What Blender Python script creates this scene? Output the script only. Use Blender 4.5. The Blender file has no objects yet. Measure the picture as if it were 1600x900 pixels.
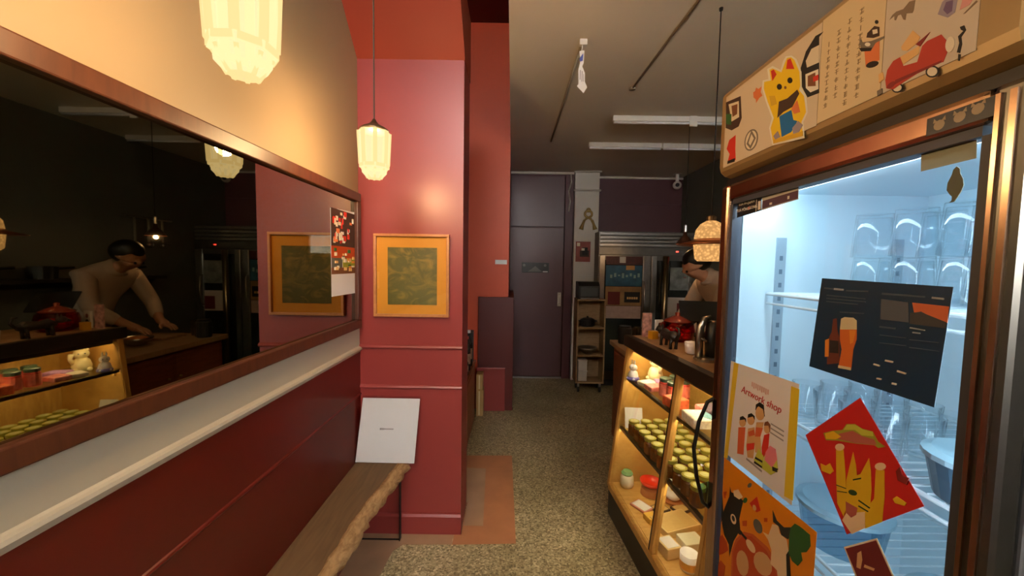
import bpy, bmesh, math, random
from mathutils import Vector, Matrix
random.seed(7)
SC = bpy.context.scene
COL = SC.collection
PI = math.pi

# ------------------------------------------------------------------ camera
PITCH, ROLL = math.atan(36 / 600.0), 0.0155
fw = Vector((0, math.cos(PITCH), -math.sin(PITCH)))
up0 = Vector((0, math.sin(PITCH), math.cos(PITCH)))
rt = Vector((1, 0, 0)) * math.cos(ROLL) + up0 * math.sin(ROLL)
up = up0 * math.cos(ROLL) - Vector((1, 0, 0)) * math.sin(ROLL)
cam = bpy.data.cameras.new('camera')
cam.sensor_width = 36.0
cam.lens = 600.0 / 1600.0 * 36.0
cam.clip_start = 0.02
camo = bpy.data.objects.new('camera', cam)
COL.objects.link(camo)
m = Matrix((rt, up, -fw)).transposed().to_4x4()
m.translation = (0, 0, 1.5)
camo.matrix_world = m
SC.camera = camo

# ------------------------------------------------------------------ world, exposure
w = bpy.data.worlds.new('daylight')
SC.world = w
w.use_nodes = True
bg = w.node_tree.nodes['Background']
bg.inputs['Color'].default_value = (1.0, 0.95, 0.90, 1)
bg.inputs['Strength'].default_value = 33.0
SC.view_settings.view_transform = 'Standard'
SC.view_settings.look = 'None'
SC.view_settings.gamma = 1.0
SC.view_settings.exposure = 0.35
SC.view_settings.use_curve_mapping = False
SC.cycles.use_denoising = True
SC.cycles.max_bounces = 8
SC.cycles.transparent_max_bounces = 24
SC.cycles.sample_clamp_indirect = 4.0
SC.cycles.caustics_reflective = False
SC.cycles.caustics_refractive = False

# light levels of the lamps (used in the lamps' own builders)
PENDANT_W = 36.0
COPPER_W = 4.0
CONE_W = 1.6
FRIDGE_LED = 24.0
CASE_LED = 46.0

# ------------------------------------------------------------------ materials
MATS = {}
def mat(name, col, rough=0.5, metal=0.0, spec=0.5, var=0.0, scale=8.0, bump=0.0, coat=0.0, emit=None, estr=0.0, alpha=1.0):
    if name in MATS: return MATS[name]
    mt = bpy.data.materials.new(name); mt.use_nodes = True
    nt = mt.node_tree; b = nt.nodes['Principled BSDF']
    b.inputs['Base Color'].default_value = (*col, 1)
    b.inputs['Roughness'].default_value = rough
    b.inputs['Metallic'].default_value = metal
    b.inputs['Specular IOR Level'].default_value = spec
    b.inputs['Coat Weight'].default_value = coat
    if emit:
        b.inputs['Emission Color'].default_value = (*emit, 1)
        b.inputs['Emission Strength'].default_value = estr
    if var > 0 or bump > 0:
        tc = nt.nodes.new('ShaderNodeTexCoord')
        nz = nt.nodes.new('ShaderNodeTexNoise'); nz.inputs['Scale'].default_value = scale; nz.inputs['Detail'].default_value = 4
        nt.links.new(tc.outputs['Object'], nz.inputs['Vector'])
        if var > 0:
            rp = nt.nodes.new('ShaderNodeValToRGB')
            rp.color_ramp.elements[0].position = 0.3; rp.color_ramp.elements[1].position = 0.7
            rp.color_ramp.elements[0].color = (*[max(0, c * (1 - var)) for c in col], 1)
            rp.color_ramp.elements[1].color = (*[min(1, c * (1 + var)) for c in col], 1)
            nt.links.new(nz.outputs['Fac'], rp.inputs['Fac']); nt.links.new(rp.outputs['Color'], b.inputs['Base Color'])
        if bump > 0:
            bp = nt.nodes.new('ShaderNodeBump'); bp.inputs['Strength'].default_value = bump; bp.inputs['Distance'].default_value = 0.01
            nt.links.new(nz.outputs['Fac'], bp.inputs['Height']); nt.links.new(bp.outputs['Normal'], b.inputs['Normal'])
    MATS[name] = mt
    return mt

def wood(name, c1, c2, rough=0.5, sc=(1, 1, 1), bump=0.15):
    if name in MATS: return MATS[name]
    mt = bpy.data.materials.new(name); mt.use_nodes = True
    nt = mt.node_tree; b = nt.nodes['Principled BSDF']
    tc = nt.nodes.new('ShaderNodeTexCoord'); mp = nt.nodes.new('ShaderNodeMapping'); mp.inputs['Scale'].default_value = sc
    nz = nt.nodes.new('ShaderNodeTexNoise'); nz.inputs['Scale'].default_value = 6; nz.inputs['Detail'].default_value = 6; nz.inputs['Distortion'].default_value = 1.2
    rp = nt.nodes.new('ShaderNodeValToRGB')
    rp.color_ramp.elements[0].position = 0.3; rp.color_ramp.elements[1].position = 0.7
    rp.color_ramp.elements[0].color = (*c1, 1); rp.color_ramp.elements[1].color = (*c2, 1)
    bp = nt.nodes.new('ShaderNodeBump'); bp.inputs['Strength'].default_value = bump; bp.inputs['Distance'].default_value = 0.004
    L = nt.links.new
    L(tc.outputs['Object'], mp.inputs['Vector']); L(mp.outputs['Vector'], nz.inputs['Vector']); L(nz.outputs['Fac'], rp.inputs['Fac'])
    L(rp.outputs['Color'], b.inputs['Base Color']); L(nz.outputs['Fac'], bp.inputs['Height']); L(bp.outputs['Normal'], b.inputs['Normal'])
    b.inputs['Roughness'].default_value = rough
    MATS[name] = mt
    return mt

def thin_glass(name, tint=(0.97, 0.98, 0.98), ior=1.45, gain=1.0, milky=0.0):
    """clear sheet: what lies behind shows through, a Fresnel share is mirrored"""
    if name in MATS: return MATS[name]
    mt = bpy.data.materials.new(name); mt.use_nodes = True
    nt = mt.node_tree; nt.nodes.clear()
    out = nt.nodes.new('ShaderNodeOutputMaterial'); mx = nt.nodes.new('ShaderNodeMixShader')
    tr = nt.nodes.new('ShaderNodeBsdfTransparent'); tr.inputs['Color'].default_value = (*tint, 1)
    gl = nt.nodes.new('ShaderNodeBsdfGlossy'); gl.inputs['Roughness'].default_value = 0.01
    fr = nt.nodes.new('ShaderNodeFresnel'); fr.inputs['IOR'].default_value = ior
    L = nt.links.new
    ge = nt.nodes.new('ShaderNodeNewGeometry'); mr_ = nt.nodes.new('ShaderNodeMix'); mr_.data_type = 'FLOAT'   # same reflectance on both faces of the sheet
    mr_.inputs[2].default_value = ior; mr_.inputs[3].default_value = 1 / ior
    L(ge.outputs['Backfacing'], mr_.inputs[0]); L(mr_.outputs[0], fr.inputs['IOR'])
    if gain != 1.0:
        mu = nt.nodes.new('ShaderNodeMath'); mu.operation = 'MULTIPLY'; mu.inputs[1].default_value = gain; mu.use_clamp = True
        L(fr.outputs['Fac'], mu.inputs[0]); L(mu.outputs[0], mx.inputs['Fac'])
    else:
        L(fr.outputs['Fac'], mx.inputs['Fac'])
    L(tr.outputs[0], mx.inputs[1]); L(gl.outputs[0], mx.inputs[2])
    last = mx
    if milky:
        df = nt.nodes.new('ShaderNodeBsdfTranslucent'); df.inputs['Color'].default_value = (*tint, 1)
        m2 = nt.nodes.new('ShaderNodeMixShader'); m2.inputs['Fac'].default_value = milky
        L(mx.outputs[0], m2.inputs[1]); L(df.outputs[0], m2.inputs[2]); last = m2
    L(last.outputs[0], out.inputs['Surface'])
    MATS[name] = mt
    return mt

def glow(name, col, strength, through=0.0, pebble=0.0):
    """lamp glass or LED: gives off light, optionally lets the bulb inside shine through"""
    if name in MATS: return MATS[name]
    mt = bpy.data.materials.new(name); mt.use_nodes = True
    nt = mt.node_tree; nt.nodes.clear()
    out = nt.nodes.new('ShaderNodeOutputMaterial')
    em = nt.nodes.new('ShaderNodeEmission'); em.inputs['Color'].default_value = (*col, 1); em.inputs['Strength'].default_value = strength
    if pebble > 0:
        tc = nt.nodes.new('ShaderNodeTexCoord'); vo = nt.nodes.new('ShaderNodeTexVoronoi'); vo.inputs['Scale'].default_value = pebble
        mr_ = nt.nodes.new('ShaderNodeMapRange');
        mr_.inputs[1].default_value = 0.0; mr_.inputs[2].default_value = 0.6; mr_.inputs[3].default_value = strength * 1.25; mr_.inputs[4].default_value = strength * 0.55
        nt.links.new(tc.outputs['Object'], vo.inputs['Vector']); nt.links.new(vo.outputs['Distance'], mr_.inputs[0]); nt.links.new(mr_.outputs[0], em.inputs['Strength'])
    if through > 0:
        tr = nt.nodes.new('ShaderNodeBsdfTransparent'); tr.inputs['Color'].default_value = (1, 0.93, 0.8, 1)
        mx = nt.nodes.new('ShaderNodeMixShader'); mx.inputs['Fac'].default_value = through
        nt.links.new(em.outputs[0], mx.inputs[1]); nt.links.new(tr.outputs[0], mx.inputs[2]); nt.links.new(mx.outputs[0], out.inputs['Surface'])
    else:
        nt.links.new(em.outputs[0], out.inputs['Surface'])
    MATS[name] = mt
    return mt

def floor_mat():
    mt = bpy.data.materials.new('speckled_concrete'); mt.use_nodes = True
    nt = mt.node_tree; b = nt.nodes['Principled BSDF']; L = nt.links.new
    tc = nt.nodes.new('ShaderNodeTexCoord')
    v1 = nt.nodes.new('ShaderNodeTexVoronoi'); v1.inputs['Scale'].default_value = 120
    r1 = nt.nodes.new('ShaderNodeValToRGB')
    e = r1.color_ramp.elements
    e[0].position = 0.0; e[0].color = (0.17, 0.135, 0.062, 1); e[1].position = 1.0; e[1].color = (0.74, 0.63, 0.38, 1)
    k = e.new(0.45); k.color = (0.41, 0.33, 0.175, 1)
    k = e.new(0.8); k.color = (0.52, 0.43, 0.24, 1)
    L(tc.outputs['Object'], v1.inputs['Vector'])
    sx = nt.nodes.new('ShaderNodeSeparateColor'); L(v1.outputs['Color'], sx.inputs[0]); L(sx.outputs[0], r1.inputs['Fac'])
    n2 = nt.nodes.new('ShaderNodeTexNoise'); n2.inputs['Scale'].default_value = 2.2; n2.inputs['Detail'].default_value = 5
    L(tc.outputs['Object'], n2.inputs['Vector'])
    r2 = nt.nodes.new('ShaderNodeValToRGB'); r2.color_ramp.elements[0].position = 0.35; r2.color_ramp.elements[1].position = 0.65
    r2.color_ramp.elements[0].color = (0.62, 0.58, 0.5, 1); r2.color_ramp.elements[1].color = (1, 1, 1, 1)
    L(n2.outputs['Fac'], r2.inputs['Fac'])
    mx = nt.nodes.new('ShaderNodeMix'); mx.data_type = 'RGBA'; mx.blend_type = 'MULTIPLY'; mx.inputs[0].default_value = 0.8
    L(r1.outputs['Color'], mx.inputs[6]); L(r2.outputs['Color'], mx.inputs[7]); L(mx.outputs[2], b.inputs['Base Color'])
    b.inputs['Roughness'].default_value = 0.42
    bp = nt.nodes.new('ShaderNodeBump'); bp.inputs['Strength'].default_value = 0.12; bp.inputs['Distance'].default_value = 0.003
    L(sx.outputs[0], bp.inputs['Height']); L(bp.outputs['Normal'], b.inputs['Normal'])
    return mt

# ------------------------------------------------------------------ geometry helpers
class MB:
    def __init__(s): s.v = []; s.f = []
    def add(s, vs, fs):
        n = len(s.v); s.v += [tuple(v) for v in vs]; s.f += [tuple(i + n for i in f) for f in fs]; return s
    def box(s, a, b):
        x0, y0, z0 = a; x1, y1, z1 = b
        return s.add([(x0,y0,z0),(x1,y0,z0),(x1,y1,z0),(x0,y1,z0),(x0,y0,z1),(x1,y0,z1),(x1,y1,z1),(x0,y1,z1)],
                     [(0,3,2,1),(4,5,6,7),(0,1,5,4),(1,2,6,5),(2,3,7,6),(3,0,4,7)])
    def hexa(s, p):   # eight corners, bottom four then top four
        return s.add(p, [(0,3,2,1),(4,5,6,7),(0,1,5,4),(1,2,6,5),(2,3,7,6),(3,0,4,7)])
    def prism(s, poly, o, u, v, n, d0, d1):
        """outline poly in (u, v) from o, extruded along n from d0 to d1"""
        o, u, v, n = Vector(o), Vector(u), Vector(v), Vector(n)
        k = len(poly)
        a = [o + u * p[0] + v * p[1] + n * d0 for p in poly]; b = [o + u * p[0] + v * p[1] + n * d1 for p in poly]
        fs = [tuple(range(k))[::-1], tuple(range(k, 2 * k))] + [(i, (i + 1) % k, k + (i + 1) % k, k + i) for i in range(k)]
        return s.add(a + b, fs)
    def lathe(s, prof, c=(0, 0, 0), n=20, rot=0.0, axis='z', cap=True):
        vs = []; fs = []
        for r, z in prof:
            for i in range(n):
                a = rot + 2 * PI * i / n; p = (r * math.cos(a), r * math.sin(a), z)
                if axis == 'x': p = (p[2], p[0], p[1])
                if axis == 'y': p = (p[0], p[2], p[1])
                vs.append((c[0] + p[0], c[1] + p[1], c[2] + p[2]))
        for j in range(len(prof) - 1):
            for i in range(n):
                fs.append((j*n+i, j*n+(i+1)%n, (j+1)*n+(i+1)%n, (j+1)*n+i))
        if cap:
            fs.append(tuple(range(n))[::-1]); fs.append(tuple(range((len(prof)-1)*n, len(prof)*n)))
        return s.add(vs, fs)
    def tube(s, pts, r, n=8, cap=True):
        pts = [Vector(p) for p in pts]; vs = []; fs = []
        rr = r if isinstance(r, (list, tuple)) else [r] * len(pts)
        ref = None
        for j, p in enumerate(pts):
            d = (pts[min(j+1, len(pts)-1)] - pts[max(j-1, 0)]).normalized()
            if ref is None:
                ref = Vector((0, 0, 1)) if abs(d.z) < 0.9 else Vector((1, 0, 0))
            e1 = (ref - d * ref.dot(d)).normalized(); e2 = d.cross(e1); ref = e1
            for i in range(n):
                a = 2 * PI * i / n; q = p + (e1 * math.cos(a) + e2 * math.sin(a)) * rr[j]; vs.append(tuple(q))
        for j in range(len(pts) - 1):
            for i in range(n): fs.append((j*n+i, j*n+(i+1)%n, (j+1)*n+(i+1)%n, (j+1)*n+i))
        if cap: fs.append(tuple(range(n))[::-1]); fs.append(tuple(range((len(pts)-1)*n, len(pts)*n)))
        return s.add(vs, fs)
    def ball(s, c, r, n=14, m=8):
        rx, ry, rz = r if isinstance(r, (list, tuple)) else (r, r, r)
        vs = [(c[0], c[1], c[2] - rz)]; fs = []
        for j in range(1, m):
            t = -PI/2 + PI * j / m
            for i in range(n):
                a = 2 * PI * i / n; vs.append((c[0] + rx*math.cos(t)*math.cos(a), c[1] + ry*math.cos(t)*math.sin(a), c[2] + rz*math.sin(t)))
        vs.append((c[0], c[1], c[2] + rz)); T = len(vs) - 1
        for i in range(n): fs.append((0, 1+(i+1)%n, 1+i)); fs.append((T, T-n+i, T-n+(i+1)%n))
        for j in range(m - 2):
            for i in range(n): fs.append((1+j*n+i, 1+j*n+(i+1)%n, 1+(j+1)*n+(i+1)%n, 1+(j+1)*n+i))
        return s.add(vs, fs)
    def build(s, name, mt, parent=None, bevel=0.0, smooth=False, local=False):
        off = Vector((0, 0, 0))
        if parent is not None and not local:
            q = parent
            while q is not None: off += q.location; q = q.parent
        me = bpy.data.meshes.new(name)
        if parent is None and not local:
            xs = [v[0] for v in s.v]; ys = [v[1] for v in s.v]; zs = [v[2] for v in s.v]
            off = Vector(((min(xs)+max(xs))/2, (min(ys)+max(ys))/2, min(zs)))
        me.from_pydata([tuple(Vector(v) - off) for v in s.v], [], s.f)
        if smooth: me.polygons.foreach_set('use_smooth', [True] * len(me.polygons))
        me.update()
        bm = bmesh.new(); bm.from_mesh(me); bmesh.ops.recalc_face_normals(bm, faces=bm.faces); bm.to_mesh(me); bm.free()
        if mt is not None: me.materials.append(mt)
        o = bpy.data.objects.new(name, me); COL.objects.link(o)
        if parent is not None: o.parent = parent
        elif not local: o.location = off
        if bevel > 0:
            b = o.modifiers.new('bevel', 'BEVEL'); b.width = bevel; b.segments = 2; b.limit_method = 'ANGLE'; b.angle_limit = math.radians(40)
        if smooth and bevel == 0:
            pass
        return o

def tag(o, label=None, cat=None, group=None, kind=None):
    if label: o['label'] = label
    if cat: o['category'] = cat
    if group: o['group'] = group
    if kind: o['kind'] = kind
    return o
def thing(name, label, cat, loc=(0, 0, 0), group=None, rz=0.0):
    o = bpy.data.objects.new(name, None); COL.objects.link(o)
    o.empty_display_size = 0.05; o.location = loc; o.rotation_euler = (0, 0, rz)
    return tag(o, label, cat, group)
def struct(o): o['kind'] = 'structure'; return o
def kids(o): return [c for c in bpy.data.objects if c.parent == o]
def dup(o, loc, label=None, rz=None, scale=None, parent=None):
    c = o.copy(); COL.objects.link(c); c.location = loc
    if rz is not None: c.rotation_euler = (0, 0, rz)
    if scale is not None: c.scale = (scale, scale, scale) if isinstance(scale, (int, float)) else scale
    if label: c['label'] = label
    if parent is not None: c.parent = parent
    for k in kids(o):
        d = k.copy(); COL.objects.link(d); d.parent = c
        for g in kids(k):
            e = g.copy(); COL.objects.link(e); e.parent = d
    return c
def lamp(name, loc, watts, col, radius, parent):
    L = bpy.data.lights.new(name, 'POINT'); L.energy = watts; L.color = col; L.shadow_soft_size = radius
    o = bpy.data.objects.new(name, L); COL.objects.link(o); o.parent = parent; o.location = loc
    return o
def text_mesh(name, body, size, o, u, v, mt, parent, depth=0.0004, align='CENTER', shear=0.0):
    """lettering as a mesh lying in the (u, v) plane at o"""
    cu = bpy.data.curves.new(name, 'FONT'); cu.body = body; cu.size = size; cu.extrude = depth; cu.align_x = align; cu.align_y = 'CENTER'
    cu.shear = shear; cu.resolution_u = 3
    t = bpy.data.objects.new(name + '_curve', cu); COL.objects.link(t)
    dg = bpy.context.evaluated_depsgraph_get()
    me = bpy.data.meshes.new_from_object(t.evaluated_get(dg))
    bpy.data.objects.remove(t); bpy.data.curves.remove(cu)
    u, v, o = Vector(u).normalized(), Vector(v).normalized(), Vector(o); n = u.cross(v)
    off = Vector((0, 0, 0)); q = parent
    while q is not None: off += q.location; q = q.parent
    M4 = Matrix((u, v, n)).transposed().to_4x4(); M4.translation = o - off
    me.transform(M4); me.materials.clear(); me.materials.append(mt)
    ob = bpy.data.objects.new(name, me); COL.objects.link(ob); ob.parent = parent
    return ob

def srgb(r, g, b):
    def k(c):
        c /= 255.0
        return c / 12.92 if c <= 0.04045 else ((c + 0.055) / 1.055) ** 2.4
    return (k(r), k(g), k(b))
PRINTS = {
 'lucky_cat': [
  ('white', [(1.0303,2.0183),(1.0093,2.0153),(0.9781,1.9902),(0.9705,2.0077),(0.9614,2.0138),(0.9421,2.0055),(0.9247,1.9887),(0.9061,1.9504),(0.9019,1.9130),(0.8863,1.8885),(0.8792,1.8508),(0.8907,1.8332),(0.8847,1.7958),(0.9321,1.8027),(0.9925,1.8118),(1.0095,1.8612),(1.0006,1.8830),(1.0280,1.9339),(1.0477,1.9781),(1.0460,1.9969),(1.0224,1.9894)]),
  ('yellow', [(1.0204,2.0109),(1.0088,2.0092),(0.9740,1.9824),(0.9648,1.9978),(0.9568,2.0077),(0.9431,2.0024),(0.9311,1.9898),(0.9125,1.9535),(0.9073,1.9198),(0.9104,1.9123),(0.8936,1.8917),(0.8846,1.8529),(0.8969,1.8354),(0.8893,1.8017),(0.9325,1.8075),(0.9891,1.8157),(1.0032,1.8590),(0.9929,1.8801),(1.0199,1.9305),(1.0391,1.9717),(1.0390,1.9895),(1.0118,1.9809)]),
  ('red', [(1.0146,2.0056),(1.0032,2.0039),(0.9914,1.9860),(1.0062,1.9768)]),
  ('red', [(0.9575,1.9823),(0.9550,2.0021),(0.9443,2.0002),(0.9294,1.9685)]),
  ('black', [(0.9689,1.9457),(0.9695,1.9429),(0.9720,1.9415),(0.9757,1.9418),(0.9799,1.9437),(0.9839,1.9468),(0.9868,1.9507),(0.9881,1.9544),(0.9874,1.9572),(0.9849,1.9586),(0.9811,1.9583),(0.9768,1.9563),(0.9729,1.9532),(0.9701,1.9494)]),
  ('black', [(0.9332,1.9443),(0.9338,1.9416),(0.9360,1.9403),(0.9395,1.9405),(0.9434,1.9423),(0.9471,1.9454),(0.9498,1.9490),(0.9510,1.9526),(0.9503,1.9553),(0.9480,1.9567),(0.9446,1.9564),(0.9406,1.9545),(0.9370,1.9515),(0.9343,1.9478)]),
  ('brown', [(0.9523,1.9364),(0.9526,1.9349),(0.9537,1.9341),(0.9553,1.9341),(0.9572,1.9349),(0.9590,1.9364),(0.9603,1.9383),(0.9608,1.9402),(0.9605,1.9417),(0.9595,1.9426),(0.9578,1.9425),(0.9559,1.9417),(0.9542,1.9402),(0.9529,1.9383)]),
  ('darkbrown', [(0.9768,1.9137),(0.9474,1.9091),(0.9156,1.9155),(0.9085,1.9034),(0.9287,1.8815),(0.9588,1.8816),(0.9794,1.8751)]),
  ('blue', [(0.9723,1.8763),(0.9315,1.8757),(0.9229,1.8494),(0.9097,1.8423),(0.9273,1.8234),(0.9594,1.8223)]),
  ('lilac', [(0.9247,1.8317),(0.9065,1.8412),(0.8914,1.8268),(0.9013,1.8146),(0.9202,1.8164)]),
  ('lilac', [(0.9907,1.8350),(0.9752,1.8420),(0.9645,1.8240),(0.9824,1.8234)]),
  ('orange', [(0.9317,1.8781),(0.9137,1.8912),(0.9058,1.8700),(0.9019,1.8596),(0.9208,1.8624)]),
  ('gold', [(1.0148,1.9434),(0.9931,1.9351),(0.9838,1.9108),(1.0047,1.9144)]),
  ('gold', [(0.9883,1.8243),(0.8903,1.8131),(0.8893,1.8017),(0.9325,1.8075),(0.9891,1.8157)]),
 ],
 'food_sticker': [
  ('darkbrown', [(1.2221,2.0127),(1.1449,1.9990),(1.1343,1.9329),(1.1474,1.9138),(1.1832,1.9146),(1.2174,1.9336)]),
  ('cream', [(1.2068,2.0005),(1.1528,1.9882),(1.1467,1.9403),(1.1855,1.9414)]),
  ('green', [(1.2189,1.9765),(1.1876,1.9645),(1.1868,1.9318),(1.2139,1.9445)]),
  ('brown', [(1.1897,1.9888),(1.1582,1.9819),(1.1577,1.9530),(1.1813,1.9533)]),
 ],
 'leaf_print': [
  ('orange', [(1.0853,1.9832),(1.0766,1.9831),(1.0738,1.9908),(1.0621,1.9819),(1.0498,1.9832),(1.0528,1.9700),(1.0443,1.9571),(1.0574,1.9564),(1.0703,1.9487),(1.0711,1.9580),(1.0823,1.9680)]),
 ],
 'red_dog_print': [
  ('red', [(1.1938,1.8897),(1.1607,1.8936),(1.1591,1.8526),(1.1542,1.8193),(1.1986,1.8204),(1.1879,1.8462),(1.2060,1.8664)]),
  ('black', [(1.1971,1.8278),(1.1568,1.8258),(1.1590,1.8159),(1.1985,1.8191)]),
 ],
 'round_stamp': [
  ('grey', [(1.0553,1.8413),(1.0598,1.8341),(1.0666,1.8287),(1.0751,1.8258),(1.0845,1.8257),(1.0940,1.8284),(1.1026,1.8337),(1.1093,1.8413),(1.1135,1.8502),(1.1146,1.8596),(1.1126,1.8685),(1.1076,1.8759),(1.1003,1.8811),(1.0914,1.8836),(1.0819,1.8832),(1.0727,1.8801),(1.0646,1.8745),(1.0584,1.8671),(1.0546,1.8586),(1.0536,1.8497)]),
  ('cream', [(1.0605,1.8437),(1.0643,1.8375),(1.0699,1.8328),(1.0770,1.8302),(1.0847,1.8300),(1.0924,1.8321),(1.0993,1.8366),(1.1047,1.8428),(1.1079,1.8503),(1.1087,1.8582),(1.1069,1.8658),(1.1028,1.8722),(1.0968,1.8767),(1.0895,1.8790),(1.0817,1.8789),(1.0741,1.8765),(1.0676,1.8719),(1.0626,1.8657),(1.0596,1.8585),(1.0588,1.8510)]),
  ('grey', [(1.1036,1.8500),(1.0837,1.8817),(1.0622,1.8531),(1.0838,1.8303)]),
  ('cream', [(1.0945,1.8499),(1.0828,1.8706),(1.0710,1.8549),(1.0855,1.8401)]),
 ],
 'bowl_print': [
  ('black', [(0.8485,2.0056),(0.8703,2.0091),(0.8962,1.9901),(0.9094,1.9609),(0.9035,1.9181),(0.8830,1.8841),(0.8501,1.8794),(0.8598,2.0010)]),
  ('cream', [(0.8584,1.9836),(0.8797,1.9868),(0.8945,1.9687),(0.8896,1.9519),(0.8554,1.9458)]),
  ('white', [(0.8560,1.9322),(0.8932,1.9389),(0.8895,1.9074),(0.8749,1.8914),(0.8525,1.8888)]),
  ('brown', [(0.8639,1.9290),(0.8856,1.9317),(0.8838,1.9083),(0.8604,1.8986)]),
  ('red', [(0.8700,1.9222),(0.8550,1.9205),(0.8541,1.9083),(0.8680,1.9106)]),
 ],
 'kettle_print': [
  ('black', [(0.7213,1.9480),(0.7216,1.9466),(0.7225,1.9460),(0.7239,1.9461),(0.7255,1.9471),(0.7270,1.9487),(0.7281,1.9506),(0.7286,1.9524),(0.7283,1.9538),(0.7274,1.9544),(0.7260,1.9543),(0.7244,1.9533),(0.7229,1.9517),(0.7218,1.9498)]),
  ('darkbrown', [(0.7423,1.9410),(0.7288,1.9455),(0.7187,1.9377),(0.7174,1.9214),(0.7291,1.9246),(0.7437,1.9336)]),
  ('cream', [(0.7323,1.9406),(0.7224,1.9364),(0.7210,1.9287),(0.7305,1.9317)]),
  ('orange', [(0.7462,1.9133),(0.7172,1.9185),(0.7141,1.8779),(0.7407,1.8790)]),
  ('grey', [(0.7585,1.9376),(0.7551,1.9376),(0.7516,1.9294),(0.7328,1.9214),(0.7077,1.9158),(0.7074,1.9122),(0.7236,1.9127),(0.7308,1.9050),(0.7526,1.9153)]),
  ('black', [(0.7582,1.9227),(0.7298,1.9080),(0.7322,1.9033),(0.7524,1.9130)]),
  ('white', [(0.7340,1.9160),(0.7344,1.9147),(0.7359,1.9143),(0.7382,1.9148),(0.7408,1.9163),(0.7433,1.9183),(0.7450,1.9205),(0.7457,1.9225),(0.7453,1.9238),(0.7437,1.9242),(0.7414,1.9236),(0.7388,1.9221),(0.7364,1.9201),(0.7347,1.9179)]),
  ('black', [(0.7156,1.8744),(0.7158,1.8720),(0.7182,1.8706),(0.7226,1.8704),(0.7279,1.8715),(0.7333,1.8737),(0.7375,1.8766),(0.7398,1.8796),(0.7395,1.8821),(0.7369,1.8836),(0.7324,1.8837),(0.7270,1.8825),(0.7218,1.8802),(0.7177,1.8773)]),
 ],
 'car_print': [
  ('black', [(0.6675,1.8111),(0.6671,1.8074),(0.6685,1.8046),(0.6717,1.8034),(0.6759,1.8039),(0.6803,1.8061),(0.6841,1.8096),(0.6865,1.8137),(0.6870,1.8175),(0.6854,1.8203),(0.6822,1.8215),(0.6779,1.8209),(0.6735,1.8186),(0.6698,1.8151)]),
  ('cream', [(0.6697,1.8114),(0.6695,1.8088),(0.6707,1.8068),(0.6731,1.8060),(0.6763,1.8064),(0.6796,1.8080),(0.6824,1.8105),(0.6842,1.8134),(0.6845,1.8161),(0.6832,1.8180),(0.6807,1.8189),(0.6775,1.8184),(0.6742,1.8168),(0.6714,1.8143)]),
  ('black', [(0.6129,1.8116),(0.6124,1.8073),(0.6137,1.8041),(0.6168,1.8026),(0.6209,1.8031),(0.6254,1.8056),(0.6292,1.8096),(0.6317,1.8143),(0.6323,1.8187),(0.6308,1.8220),(0.6276,1.8234),(0.6234,1.8227),(0.6190,1.8201),(0.6153,1.8161)]),
  ('cream', [(0.6151,1.8119),(0.6147,1.8087),(0.6158,1.8064),(0.6181,1.8053),(0.6213,1.8058),(0.6247,1.8076),(0.6276,1.8106),(0.6294,1.8140),(0.6298,1.8172),(0.6287,1.8196),(0.6262,1.8206),(0.6230,1.8201),(0.6197,1.8182),(0.6168,1.8152)]),
  ('car_red', [(0.6998,1.8364),(0.6974,1.8523),(0.6876,1.8626),(0.6756,1.8630),(0.6693,1.8450),(0.6465,1.8399),(0.6405,1.8618),(0.6333,1.8655),(0.6133,1.8640),(0.6086,1.8560),(0.6017,1.8457),(0.6028,1.8317),(0.6073,1.8199),(0.6273,1.8240),(0.6639,1.8180),(0.6838,1.8128),(0.6968,1.8206)]),
  ('deep_red', [(0.6815,1.8278),(0.6089,1.8237),(0.6101,1.8207),(0.6675,1.8213),(0.6826,1.8200)]),
  ('tan', [(0.6752,1.8792),(0.6576,1.8959),(0.6447,1.8781),(0.6488,1.8710),(0.6643,1.8668),(0.6730,1.8724)]),
  ('tan', [(0.6756,1.8630),(0.6447,1.8647),(0.6450,1.8523),(0.6695,1.8477)]),
  ('deep_red', [(0.6512,1.8702),(0.6298,1.8772),(0.6436,1.8628)]),
  ('deep_red', [(0.6813,1.8250),(0.6807,1.8228),(0.6815,1.8205),(0.6836,1.8186),(0.6866,1.8175),(0.6899,1.8173),(0.6929,1.8182),(0.6949,1.8199),(0.6956,1.8221),(0.6948,1.8244),(0.6926,1.8263),(0.6895,1.8274),(0.6862,1.8275),(0.6833,1.8266)]),
  ('cream', [(0.5935,1.8371),(0.5945,1.8329),(0.5966,1.8303),(0.5992,1.8300),(0.6019,1.8319),(0.6041,1.8358),(0.6055,1.8409),(0.6056,1.8461),(0.6046,1.8504),(0.6025,1.8529),(0.5999,1.8531),(0.5972,1.8511),(0.5950,1.8472),(0.5937,1.8423)]),
  ('black', [(0.5879,1.8599),(0.5829,1.8591),(0.5801,1.8510),(0.5855,1.8443),(0.5837,1.8334),(0.5854,1.8215),(0.5892,1.8244),(0.5870,1.8366),(0.5893,1.8473),(0.5831,1.8514),(0.5864,1.8553)]),
  ('black', [(0.5869,1.8209),(0.5842,1.8189),(0.5850,1.8100),(0.5869,1.8115)]),
  ('tan', [(0.7129,1.8522),(0.7055,1.8528),(0.7019,1.8390),(0.7109,1.8363)]),
  ('grey', [(0.7137,1.8236),(0.7044,1.8240),(0.7030,1.8154),(0.7122,1.8135)]),
 ],
 'grey_animal_print': [
  ('greybrown', [(0.7004,1.9387),(0.6955,1.9440),(0.6886,1.9454),(0.6766,1.9419),(0.6672,1.9478),(0.6574,1.9438),(0.6588,1.9290),(0.6607,1.9255),(0.6708,1.9308),(0.6717,1.9211),(0.6752,1.9239),(0.6801,1.9354),(0.6856,1.9368),(0.6886,1.9307),(0.6912,1.9330),(0.6917,1.9400)]),
 ],
 'purple_print': [
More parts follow.
